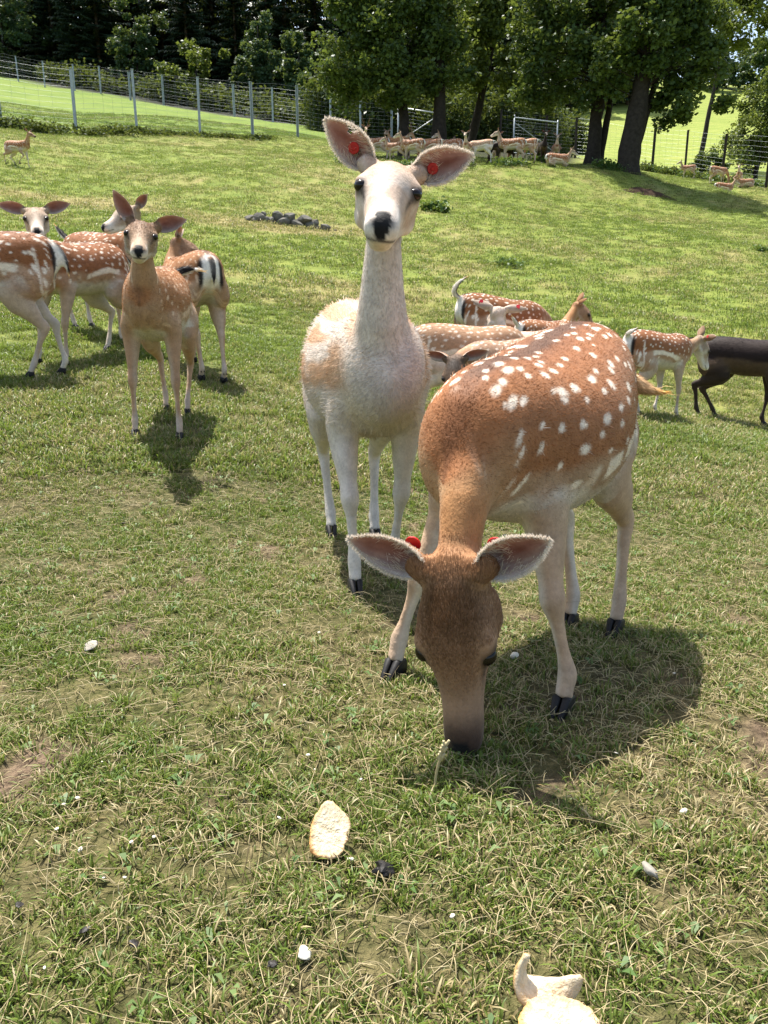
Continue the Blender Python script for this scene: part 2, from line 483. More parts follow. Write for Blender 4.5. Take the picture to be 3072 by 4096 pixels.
def fence(label, pts, h, r, mat, nh, dv, wr, lean=0.0, skip=()):
    root = empty('wire_fence', (*pts[0], gz(*pts[0])))
    tag(root, label, 'fence', None)
    o0 = np.array(root.location)
    pm = post_mesh(h, r); pm.materials.append(mat)
    P = [np.array((x, y, gz(x, y))) for x, y in pts]
    for i, p in enumerate(P):
        if i in skip: continue
        o = obj('post', pm, root); o.location = p - o0
        o.rotation_euler = (random.uniform(-.012, .012), random.uniform(-.012, .012) + lean, random.uniform(0, 3))
    parts = []
    hs_ = [h * (.03 + .95 * (k / (nh - 1))**1.15) for k in range(nh)]
    for a, b in zip(P[:-1], P[1:]):
        seg = max(2, int(np.linalg.norm(b - a) / 2.5)); ts = np.linspace(0, 1, seg + 1)
        pl = [a + (b - a) * t for t in ts]
        for q in pl: q[2] = gz(q[0], q[1])
        pl[0] = a; pl[-1] = b
        for z in hs_:
            pp = np.array([q + np.array((0, 0, z)) for q in pl])
            dr = b - a; n_ = nrm(np.array([-dr[1], dr[0], 0]))
            # flat four-sided wire
            V = np.vstack([pp + n_ * wr, pp + (0, 0, wr), pp - n_ * wr, pp - (0, 0, wr)]); m_ = len(pp)
            F = [(k * m_ + i, ((k + 1) % 4) * m_ + i, ((k + 1) % 4) * m_ + i + 1, k * m_ + i + 1) for k in range(4) for i in range(m_ - 1)]
            parts.append((V, np.array(F)))
        L = np.linalg.norm(b - a)
        for k in range(1, int(L / dv)):
            q = a + (b - a) * (k * dv / L); q[2] = gz(q[0], q[1])
            parts.append(box_np(q + (0, 0, (hs_[0] + hs_[-1]) / 2), wr * .75, wr * .75, (hs_[-1] - hs_[0]) / 2))
    V, F = joined(parts)
    w = obj('wire_mesh', mesh_np('wire_mesh', V - o0, F, False, None, M_WIRE), root); w['kind'] = 'stuff'
    return root

fence('near steel-post wire mesh fence along the lush meadow at left', FENCE_L, 2.05, .045, M_POST, 13, .42, .0024)
fence('far wire mesh fence in front of the dark forest', FENCE_B, 2.2, .06, M_POST, 10, .9, .004)
fence('wire fence with dark posts below the big trees at right', FENCE_R, 2.2, .05, M_POSTD, 12, .45, .0024)
# gates between the trees
def gate(label, a, b, h, brace):
    A_, B_ = np.array(a), np.array(b)
    root = empty('field_gate', tuple(A_)); tag(root, label, 'gate', 'gates between the trees')
    z = np.array((0, 0, 1.0))
    for p in (A_, B_):
        V, Q, T = bar_np(p - z * .2, p + z * (h + .12), .04, 8); obj('post', mesh_np('post', V - A_, [Q, T], True, None, M_RAIL), root)
    for hh, r in ((h, .032), (.15, .022)):
        V, Q, T = bar_np(A_ + z * hh, B_ + z * hh, r, 8); obj('rail', mesh_np('rail', V - A_, [Q, T], True, None, M_RAIL), root)
    V, Q, T = bar_np(A_ + z * (h - .25 if brace > 0 else .25), B_ + z * (.25 if brace > 0 else h - .25), .024, 8); obj('brace', mesh_np('brace', V - A_, [Q, T], True, None, M_RAIL), root)
    parts = []
    for k in range(1, 12):
        V, Q, T = bar_np(A_ + z * (h * k / 12), B_ + z * (h * k / 12), .004, 4); parts.append((V - A_, Q, T))
    V, F = joined(parts); w = obj('wire_mesh', mesh_np('wire_mesh', V, F, True, None, M_WIRE), root); w['kind'] = 'stuff'
gate('pale steel gate with diagonal brace behind the left trunks', at_px_d(398, 41, 148), at_px_d(434, 40, 150), 1.95, -1)
M_RAIL = M_POST
gate('grey steel gate with diagonal brace between the two tree groups', at_px_d(513, 42, 156), at_px_d(556, 45, 157), 1.9, 1)

# ------------------------------------------------------------------ trees
def leaf_mat(name, c0, c1, trans=.35, spec=.25):
    m, nt, out = new_mat(name)
    a = nd(nt, 'ShaderNodeAttribute', attribute_name='tint')
    col = mixcol(nt, a.outputs['Fac'], c0, c1)
    d_ = nd(nt, 'ShaderNodeBsdfPrincipled'); d_.inputs['Roughness'].default_value = .5; d_.inputs['Specular IOR Level'].default_value = spec
    t_ = nd(nt, 'ShaderNodeBsdfTranslucent'); mx = nd(nt, 'ShaderNodeMixShader'); mx.inputs[0].default_value = trans
    nt.links.new(col, d_.inputs['Base Color'])
    nt.links.new(mixcol(nt, .5, col, (.22, .26, .03)), t_.inputs['Color'])
    nt.links.new(d_.outputs[0], mx.inputs[1]); nt.links.new(t_.outputs[0], mx.inputs[2]); nt.links.new(mx.outputs[0], out.inputs['Surface'])
    return m
M_LEAF = leaf_mat('pear_leaf', (.026, .058, .016), (.085, .130, .032), .32)
M_LEAFB = leaf_mat('bluegreen_leaf', (.026, .060, .030), (.060, .110, .045), .25)
M_LEAFY = leaf_mat('yellowgreen_leaf', (.045, .085, .018), (.12, .15, .030), .35)
M_LEAFO = leaf_mat('far_oak_leaf', (.026, .060, .024), (.055, .10, .035), .25)
M_NEEDLE = leaf_mat('spruce_needle', (.010, .024, .012), (.026, .048, .020), .12)
M_BARK = simple_mat('bark', (.034, .028, .023), .9, .1, .45, 9, .02)
M_BARKR = simple_mat('spruce_bark', (.085, .062, .048), .9, .1, .4, 6, .02)

def leaves(P, size, rs, up=.35):
    """folded leaf quads at points P: two triangles each with a bend"""
    n = len(P)
    a = rs.normal(size=(n, 3)); a[:, 2] *= .6; a /= np.linalg.norm(a, axis=1)[:, None]
    nn = rs.normal(size=(n, 3)) + np.array((0, 0, up)); b = np.cross(nn, a); b /= np.linalg.norm(b, axis=1)[:, None] + 1e-9
    nn = np.cross(a, b)
    s = (size * rs.uniform(.6, 1.35, n))[:, None]
    V = np.stack([P - a * s * .6, P + b * s * .38 + nn * s * .10, P + a * s * .6, P - b * s * .38 + nn * s * .10], 1).reshape(-1, 3)
    i = np.arange(n)[:, None] * 4
    return V, i + np.array([[0, 1, 2, 3]])

def broadleaf(label, base, trunks, clumps, nleaf, lsize, mat, seed, group, cat='tree', name='leafy_tree', limb=True, gap=.0, bark=None, spread=.62):
    """trunks: [(dx,dy,lean_x,lean_y,r,h)]; clumps: [(dx,dy,dz,rx,ry,rz)] crown ellipsoids relative to base"""
    rs = np.random.default_rng(seed)
    root = empty(name, base); tag(root, label, cat, group)
    bark = bark or M_BARK
    clumps = np.array(clumps, float); tops = []
    for (dx, dy, lx, ly, r, h) in trunks:
        pts = np.array([(dx, dy, -.3), (dx + lx * .05, dy, .15), (dx + lx * .25 + .05, dy + ly * .25, h * .3), (dx + lx * .6, dy + ly * .6, h * .62), (dx + lx, dy + ly, h)])
        rr = np.array([r * 1.7, r * 1.25, r, r * .75, r * .3])
        V, Q, T = Tube(pts, rr, rr, (1, 0, 0), 4).mesh(12)
        V = V + (np.stack([vnoise(V * 2.5, seed), vnoise(V * 2.5, seed + 1), V[:, 0] * 0 + .5], 1) - .5) * r * .5
        obj('trunk', mesh_np('trunk', V, [Q, T], True, None, bark), root)
        tops.append(pts)
    # limbs
    parts = []; sub = []
    vol = clumps[:, 3] * clumps[:, 4] * clumps[:, 5]; pr = vol**.75 / (vol**.75).sum()
    ncl = max(12, nleaf // 170)
    ci = rs.choice(len(clumps), ncl, p=pr)
    d_ = rs.normal(size=(ncl, 3)); d_ /= np.linalg.norm(d_, axis=1)[:, None]
    rad = rs.uniform(.25, 1.0, ncl)**(1 / 2.2)
    C = clumps[ci, :3] + d_ * rad[:, None] * clumps[ci, 3:] * (1 + .12 * rs.normal(size=(ncl, 1)))
    C = C[C[:, 2] > .3]
    if limb and len(tops):
        for k in [q for q in range(0, len(C), 2) if C[q, 2] > 2.9]:
            tp = tops[k % len(tops)]; c = C[k]
            z0 = np.clip(c[2] - rs.uniform(.1, .9), tp[1][2] + 1.6, tp[-1][2])
            s0 = np.array([np.interp(z0, tp[:, 2], tp[:, i]) for i in range(3)])
            mid = (s0 + c) / 2 + np.array((0, 0, rs.uniform(-.1, .5))) + rs.normal(0, .18, 3)
            r0 = rs.uniform(.02, .045)
            V, Q, T = Tube([s0, mid, c], [r0, r0 * .6, .008], [r0, r0 * .6, .008], (0, .3, 1), 3).mesh(5); parts.append((V, Q, T))
        if parts: V, F = joined(parts); obj('branches', mesh_np('branches', V, F, True, None, bark), root)
    per = nleaf // len(C)
    cs = np.mean(clumps[:, 3:]) * .30 * rs.uniform(.6, 1.3, len(C))
    P = np.repeat(C, per, 0) + np.clip(rs.normal(size=(len(C) * per, 3)), -2, 2) * np.repeat(cs, per)[:, None] * np.array((spread, spread, spread * .75))
    tint = np.clip(np.repeat(rs.uniform(.0, 1., len(C)), per) * .6 + rs.uniform(0, .45, len(P)), 0, 1)
    V, F = leaves(P, lsize, rs)
    cr = obj('crown', mesh_np('crown', V, F, True, {'tint': np.repeat(tint, 4)}, mat), root)
    return root

TG = 'broad old trees over the resting herd'
b1 = at_px_d(437, 29.5)
broadleaf('double-trunked dark leafy tree above the left of the resting herd', b1,
    [(-1.25, .2, -.3, .6, .20, 5.0), (.0, 0, .1, .6, .25, 5.5)],
    [(-2.6, .6, 3.3, 1.7, 1.6, 1.5), (-1.2, .6, 4.6, 2.0, 1.8, 2.0), (.2, .7, 3.6, 1.1, 1.5, 1.5), (-1.6, .2, 2.4, 1.7, 1.1, .6), (-.6, -.5, 2.9, 1.5, .8, .9), (-3.6, .8, 3.9, .9, 1.0, 1.4), (-1.8, .9, 6.0, 2.0, 1.8, 1.2), (.0, .9, 5.6, 1.2, 1.5, 1.3), (-3.2, .8, 5.4, 1.0, 1.1, 1.1)], 34000, .14, M_LEAF, 1, TG)
b2 = at_px_d(468, 32)
broadleaf('leaning yellowish leafy tree in the middle of the tree row', b2,
    [(0, 0, 1.1, .4, .17, 5.0)],
    [(.5, .3, 3.2, 1.1, 1.2, 1.0), (1.3, .4, 4.5, 1.2, 1.2, 1.1), (.2, .5, 5.2, 1.0, 1.2, 1.0), (1.2, .5, 6.4, 1.4, 1.3, 1.1), (2.1, .3, 2.9, .8, .8, .6), (2.5, .6, 5.6, .9, .9, 1.1)], 13000, .15, M_LEAFY, 2, TG, spread=.75)
b3 = at_px_d(592, 28.5)
broadleaf('sparse-branched dark tree next to the thick trunk', b3,
    [(0, 0, .2, .4, .24, 5.2), (.25, .1, .7, .5, .12, 4.0)],
    [(-1.7, .5, 3.0, 1.3, 1.3, 1.3), (-.9, .6, 4.4, 1.7, 1.6, 1.6), (.3, .1, 2.7, 1.0, 1.0, .8), (-.2, -.5, 3.1, 1.1, .8, .9), (-2.2, .6, 4.9, 1.0, 1.2, 1.4), (-.6, .8, 6.0, 2.0, 1.7, 1.1), (-2.6, .5, 2.6, .6, .7, .5), (.7, .5, 4.3, 1.0, 1.0, 1.2)], 21000, .14, M_LEAF, 3, TG, spread=.7)
b4 = at_px_d(627, 27.0)
broadleaf('thick-trunked dark tree with crown hanging low at right', b4,
    [(0, 0, .75, .4, .34, 5.8), (.2, .3, 1.3, .6, .13, 4.6)],
    [(.5, .5, 4.8, 1.3, 1.5, 1.6), (1.9, .2, 3.5, 1.1, 1.1, 1.1), (1.6, .1, 2.1, .7, .7, .7), (2.5, .2, 2.7, .7, .7, .8), (.8, .8, 6.3, 1.7, 1.6, 1.0), (.3, -.5, 3.9, 1.2, .8, 1.1), (-.7, .2, 3.3, .7, .8, .9), (3.3, .1, 2.3, .5, .5, .3), (1.9, .5, 4.9, 1.0, 1.1, 1.0)], 28000, .14, M_LEAF, 4, TG)
b5 = at_px_d(676, 48, 150)
broadleaf('thin-crowned light tree with sky showing through at upper right', b5,
    [(1.5, 0, 1.2, .6, .14, 8.5)],
    [(1.6, .4, 7.4, 1.5, 1.5, 1.2), (3.4, .6, 8.3, 1.6, 1.5, 1.1), (4.6, .8, 6.8, 1.2, 1.2, .9), (2.4, .6, 9.6, 2.0, 1.8, 1.0), (5.6, .8, 8.8, 1.5, 1.3, .9)], 8000, .2, M_LEAFY, 9, TG, spread=.9)
# right-hand bushes
BG = 'bushes along the right fence'
broadleaf('bushy green tree at the right frame edge behind the fence', at_px_d(755, 41, 170), [(0, 0, .3, 0, .12, 3.0)],
    [(0, 0, 2.6, 1.6, 1.5, 1.4), (-.6, 0, 1.4, 1.2, 1.2, .9), (1.2, 0, 3.2, 1.6, 1.4, 1.5), (1.0, 0, 1.4, 1.4, 1.2, 1.0), (.6, 0, 4.3, 1.3, 1.2, .9)], 16000, .13, M_LEAFY, 5, BG, cat='bush')
broadleaf('small dark shrub beside the fence post at right', at_px_d(707, 40, 178), [(0, 0, .1, 0, .05, .9)],
    [(0, 0, .75, .8, .7, .65), (.5, 0, .5, .6, .6, .4)], 4000, .10, M_LEAF, 6, BG, cat='bush', name='shrub')

# forest-edge broadleaves beyond the far fence
EG = 'leafy trees at the forest edge'
edge = [  # px, depth, label, clumps scale (w,h), mat, n
    (8, 84, 'blue-green leafy tree at the left edge of the forest', 5.5, 13, M_LEAFB),
    (75, 90, 'grey-green leafy tree before the dark spruces', 5.0, 12, M_LEAFB),
    (138, 80, 'fresh green slender tree at the forest edge', 4.4, 9.5, M_LEAFO),
    (196, 70, 'low yellow-green bush behind the far fence', 5.0, 5.2, M_LEAFY),
    (258, 72, 'tall pale green tree with pointed crown at the forest edge', 4.6, 9.5, M_LEAFB),
    (298, 68, 'mid green round tree at the forest edge left of the big trees', 3.6, 7.5, M_LEAFO),
    (322, 60, 'low leafy bush beside the big trees behind the fence', 3.2, 4.2, M_LEAFO),
    (505, 62, 'leafy bush seen under the crowns behind the gate', 4.0, 5.0, M_LEAFO),
    (540, 75, 'dark leafy tree far behind the gate', 5.0, 8.5, M_LEAFB),
    (470, 70, 'shaded leafy tree far behind the leaning trunk', 5.0, 8.0, M_LEAFO),
    (395, 66, 'shaded leafy tree far behind the double trunk', 5.0, 8.0, M_LEAFB)]
for i, (px, zd, lab, w, h, mt) in enumerate(edge):
    bs = at_px_d(px, zd, 95); rs_ = np.random.default_rng(100 + i)
    cl = [(rs_.normal(0, w * .18), rs_.normal(0, w * .15), h * f, w * q * .5 * rs_.uniform(.85, 1.15), w * q * .45, h * .17) for f, q in ((.20, .9), (.36, 1.0), (.52, .95), (.68, .75), (.84, .45))]
    cl += [(rs_.uniform(-.4, .4) * w, rs_.uniform(-.3, .1) * w, h * rs_.uniform(.2, .6), w * .28, w * .28, h * .12) for _ in range(4)]
    broadleaf(lab, bs, [(0, 0, .2, 0, .12, h * .75)], cl, 9000, .26, mt, 200 + i, EG, limb=False)

# spruces
def spruce_mesh(seed, h):
    rs = np.random.default_rng(seed); P, tint = [], []
    V, F, o = [], [], 0
    z = h * .045
    while z < h * .985:
        f = (z / h); reach = (1 - f)**.8 * h * .20 * rs.uniform(.8, 1.15) * (0.55 + .45 * min(1, f / .2)); nb_ = rs.integers(6, 9)
        for k in range(nb_):
            a = rs.uniform(0, 6.28); L = reach * rs.uniform(.65, 1.15); dr = rs.uniform(.15, .45)
            dx, dy = math.cos(a), math.sin(a); m_ = max(3, int(L / .35))
            for q in range(m_):
                t = (q + .6) / m_; rr = L * t
                c = np.array((dx * rr, dy * rr, z - dr * rr + .12 * L * t * t)); w = (.16 + .32 * (1 - t)) * min(1, L / 2 + .3)
                px_, py_ = -dy, dx
                for sgn in (1, -1):
                    tip = c + np.array((px_ * sgn * w + dx * .25, py_ * sgn * w + dy * .25, -.18 - .25 * rs.random()))
                    a0 = c - np.array((dx, dy, -dr)) * .22; a1 = c + np.array((dx, dy, -dr)) * .30
                    V += [a0, a1, tip]; F.append((o, o + 1, o + 2)); o += 3; tint += [rs.random() * .5 + .5 * t] * 3
        z += h * rs.uniform(.016, .026)
    return mesh_np('spruce_crown', np.array(V), np.array(F), False, {'tint': np.array(tint)}, M_NEEDLE)
def spruce_trunk(h):
    rr = np.array([.26, .22, .15, .03]) * h / 24
    V, Q, T = Tube([(0, 0, -.5), (0, 0, h * .15), (0.05, 0, h * .55), (0, 0, h * .97)], rr, rr, (1, 0, 0), 2).mesh(8)
    return mesh_np('spruce_trunk', V, [Q, T], True, None, M_BARKR)
SP = [(spruce_mesh(300 + k, h), spruce_trunk(h)) for k, h in enumerate((23, 25, 21))]
rs_ = np.random.default_rng(77); k = 0
SPL = {0: 'tall dark spruce in the front row of the forest', 1: 'tall dark spruce in the middle rows of the forest', 2: 'tall dark spruce deep inside the forest'}
for row, (zd, step) in enumerate([(90, 3.0), (97, 3.2), (105, 3.4)]):
    X = -zd * .56
    while X < zd * .335:
        px = 384 + FPX * X / zd
        x, y, z = at_px_d(px + rs_.uniform(-3, 3), zd + rs_.uniform(-3, 3) + max(0, (px - 330)) * .03, 80)
        cm, tm = SP[k % 3]
        root = empty('spruce_tree', (x, y, z), rs_.uniform(0, 6.28), rs_.uniform(.85, 1.15)); tag(root, SPL[row], 'tree', SPL[row].replace('tall dark spruce', 'spruces'))
        obj('trunk', tm, root); obj('crown', cm, root); k += 1
        X += step * rs_.uniform(.7, 1.3)
# wood on the right-hand hilltop
for i, px in enumerate((668, 692, 716, 738, 760, 784)):
    bs = at_px_d(px, 122 + (i % 2) * 6, 95); rs2 = np.random.default_rng(500 + i); h = rs2.uniform(8.5, 11)
    cl = [(rs2.normal(0, .8), rs2.normal(0, .8), h * f, 3.2 * q, 3.0 * q, h * .16) for f, q in ((.22, 1.0), (.42, 1.1), (.62, .95), (.8, .6))]
    broadleaf('distant leafy tree of the wood on the far hilltop', bs, [(0, 0, .2, 0, .2, h * .7)], cl, 5000, .42, M_LEAFB, 520 + i, 'hilltop wood trees', limb=False)

# ------------------------------------------------------------------ deer
TORSO = np.array([  # x, top, bottom, half width
    (-.452, .655, .605, .020), (-.435, .705, .550, .058), (-.385, .748, .505, .102), (-.28, .765, .465, .134), (-.14, .757, .425, .153),
    (0.0, .742, .405, .162), (.12, .738, .410, .153), (.21, .748, .428, .131), (.295, .735, .445, .107), (.36, .69, .455, .088),
    (.405, .635, .495, .055), (.425, .585, .54, .018)])

def two_bone(a, c, l1, l2, bend):
    a = np.asarray(a, float); c = np.asarray(c, float); d = c - a; D = np.linalg.norm(d)
    Dm = min(D, (l1 + l2) * 0.995); u = d / D
    x = (l1 * l1 - l2 * l2 + Dm * Dm) / (2 * Dm); h = math.sqrt(max(l1 * l1 - x * x, 0))
    b = np.asarray(bend, float); b = b - (b @ u) * u; b = nrm(b)
    return a + u * x * (D / Dm) + b * h

def bez(ps, n):
    ps = [np.asarray(p, float) for p in ps]; t = np.linspace(0, 1, n)[:, None]
    if len(ps) == 3:
        return (1 - t)**2 * ps[0] + 2 * t * (1 - t) * ps[1] + t**2 * ps[2]
    return (1 - t)**3 * ps[0] + 3 * t * (1 - t)**2 * ps[1] + 3 * t**2 * (1 - t) * ps[2] + t**3 * ps[3]

HEAD = np.array([  # along, centre up, half height, half width
    (-.045, .006, .020, .018), (-.03, .006, .038, .036), (0.0, .006, .050, .047), (.035, .005, .055, .052), (.07, .003, .058, .061), (.10, -.002, .057, .057),
    (.135, -.012, .050, .0425), (.17, -.021, .041, .0345), (.205, -.027, .036, .0310), (.235, -.030, .033, .0315), (.258, -.033, .027, .0275), (.272, -.034, .014, .016)])

# skin / fur materials
def fur_mat(name, hair):
    m, nt, out = new_mat(name)
    a = nd(nt, 'ShaderNodeAttribute', attribute_name='coat')
    col = a.outputs['Color']
    tc = nd(nt, 'ShaderNodeTexCoord')
    b = nd(nt, 'ShaderNodeBsdfPrincipled'); b.inputs['Roughness'].default_value = 0.62 if not hair else 0.5
    b.inputs['Specular IOR Level'].default_value = 0.12 if not hair else 0.12
    if not hair:
        ns = noise(nt, 160, 3, 0.6, tc.outputs['Object'])
        ns2 = noise(nt, 34, 4, 0.6, tc.outputs['Object'])
        col = mixcol(nt, 1.0, col, ramp(nt, math_n(nt, 'MULTIPLY_ADD', ns2, 0.6, math_n(nt, 'MULTIPLY', ns, 0.4)), [(0.3, (.72,) * 3), (0.7, (1.18,) * 3)]), 'MULTIPLY')
        bp = nd(nt, 'ShaderNodeBump'); bp.inputs['Strength'].default_value = 0.35; bp.inputs['Distance'].default_value = 0.004
        nt.links.new(ns, bp.inputs['Height']); nt.links.new(bp.outputs[0], b.inputs['Normal'])
        b.inputs['Sheen Weight'].default_value = 0.08; b.inputs['Sheen Roughness'].default_value = 0.5
        b.inputs['Sheen Tint'].default_value = (1, .92, .82, 1)
    nt.links.new(col, b.inputs['Base Color'])
    tr = nd(nt, 'ShaderNodeBsdfTranslucent')
    mx = nd(nt, 'ShaderNodeMixShader')
    if hair:
        nt.links.new(col, tr.inputs['Color']); mx.inputs[0].default_value = 0.3
    else:
        e = nd(nt, 'ShaderNodeAttribute', attribute_name='ear')
        nt.links.new(mixcol(nt, 0.35, col, (0.55, 0.12, 0.06)), tr.inputs['Color'])
        nt.links.new(math_n(nt, 'MULTIPLY', e.outputs['Fac'], 0.32), mx.inputs[0])
    nt.links.new(b.outputs[0], mx.inputs[1]); nt.links.new(tr.outputs[0], mx.inputs[2])
    nt.links.new(mx.outputs[0], out.inputs['Surface'])
    return m
M_COAT = fur_mat('deer_coat', False)
M_FUR = fur_mat('deer_fur', True)
M_EYE = simple_mat('deer_eye', (0.010, 0.006, 0.004), 0.14, 0.28)
M_HOOF = simple_mat('hoof_horn', (0.012, 0.011, 0.011), 0.55, 0.25, 0.35, 60, 0.001)
M_TAG = simple_mat('red_plastic_tag', (0.42, 0.008, 0.012), 0.35, 0.5)
M_ANTLER = simple_mat('antler_velvet', (0.16, 0.10, 0.06), 0.8, 0.2, 0.3, 40, 0.002)

PAL = {
    'menil':   dict(top=(.18, .070, .027), side=(.30, .124, .049), low=(.40, .255, .155), belly=(.60, .53, .45), neck=(.37, .18, .072), neckf=(.43, .26, .135), leg=(.46, .31, .20), legin=(.70, .61, .51), face=(.35, .205, .118), brow=(.155, .080, .038), muz=(.33, .205, .13), muzlo=(.46,.35,.26), dors=(.10, .048, .026), spots=1.0),
    'tan':     dict(top=(.23, .105, .045), side=(.325, .145, .056), low=(.42, .265, .16), belly=(.60, .54, .46), neck=(.36, .19, .088), neckf=(.40, .245, .135), leg=(.40, .24, .14), legin=(.52, .38, .27), face=(.29, .18, .108), brow=(.20, .11, .058), muz=(.36, .25, .165), muzlo=(.62,.54,.46), dors=(.15, .07, .034), spots=.8),
    'common':  dict(top=(.175, .066, .026), side=(.275, .108, .042), low=(.42, .255, .15), belly=(.60, .54, .46), neck=(.36, .225, .13), neckf=(.55, .42, .30), leg=(.48, .36, .26), legin=(.56, .485, .41), face=(.36, .27, .19), brow=(.28, .19, .125), muz=(.46, .37, .29), muzlo=(.70,.65,.58), dors=(.07, .035, .02), spots=1.0),
    'white':   dict(top=(.587, .405, .273), side=(.557, .364, .228), low=(.607, .526, .435), belly=(.648, .587, .516), neck=(.607, .526, .455), neckf=(.607, .542, .480), leg=(.617, .557, .490), legin=(.638, .581, .516), face=(.536, .435, .360), brow=(.445, .289, .182), muz=(.567, .486, .415), muzlo=(.688,.638,.577), dors=(.587, .435, .314), spots=.0),
    'pale':    dict(top=(.50, .34, .24), side=(.55, .38, .26), low=(.66, .55, .45), belly=(.78, .72, .64), neck=(.62, .50, .39), neckf=(.70, .60, .50), leg=(.70, .62, .53), legin=(.76, .70, .62), face=(.58, .47, .38), brow=(.45, .31, .21), muz=(.58, .48, .40), muzlo=(.7,.63,.56), dors=(.34, .22, .15), spots=1.0),
    'roan':    dict(top=(.38, .20, .11), side=(.44, .26, .15), low=(.66, .56, .46), belly=(.80, .74, .66), neck=(.5, .36, .24), neckf=(.62, .5, .4), leg=(.72, .64, .55), legin=(.78, .72, .64), face=(.4, .28, .19), brow=(.3, .2, .13), muz=(.5, .4, .3), muzlo=(.7,.63,.56), dors=(.2, .1, .055), spots=1.0),
    'darkface':dict(top=(.36, .21, .13), side=(.40, .24, .15), low=(.50, .36, .26), belly=(.60, .54, .46), neck=(.40, .22, .12), neckf=(.40, .25, .15), leg=(.45, .32, .22), legin=(.6, .5, .4), face=(.15, .095, .062), brow=(.03, .02, .014), muz=(.16, .105, .07), muzlo=(.3,.24,.19), dors=(.2, .12, .07), spots=.8),
    'black':   dict(top=(.022, .013, .011), side=(.020, .012, .010), low=(.085, .055, .034), belly=(.075, .05, .032), neck=(.018, .012, .010), neckf=(.02, .014, .011), leg=(.030, .020, .015), legin=(.05, .034, .024), face=(.025, .017, .013), brow=(.02, .013, .01), muz=(.03, .02, .016), muzlo=(.05,.04,.03), dors=(.01, .008, .007), spots=.0),
}

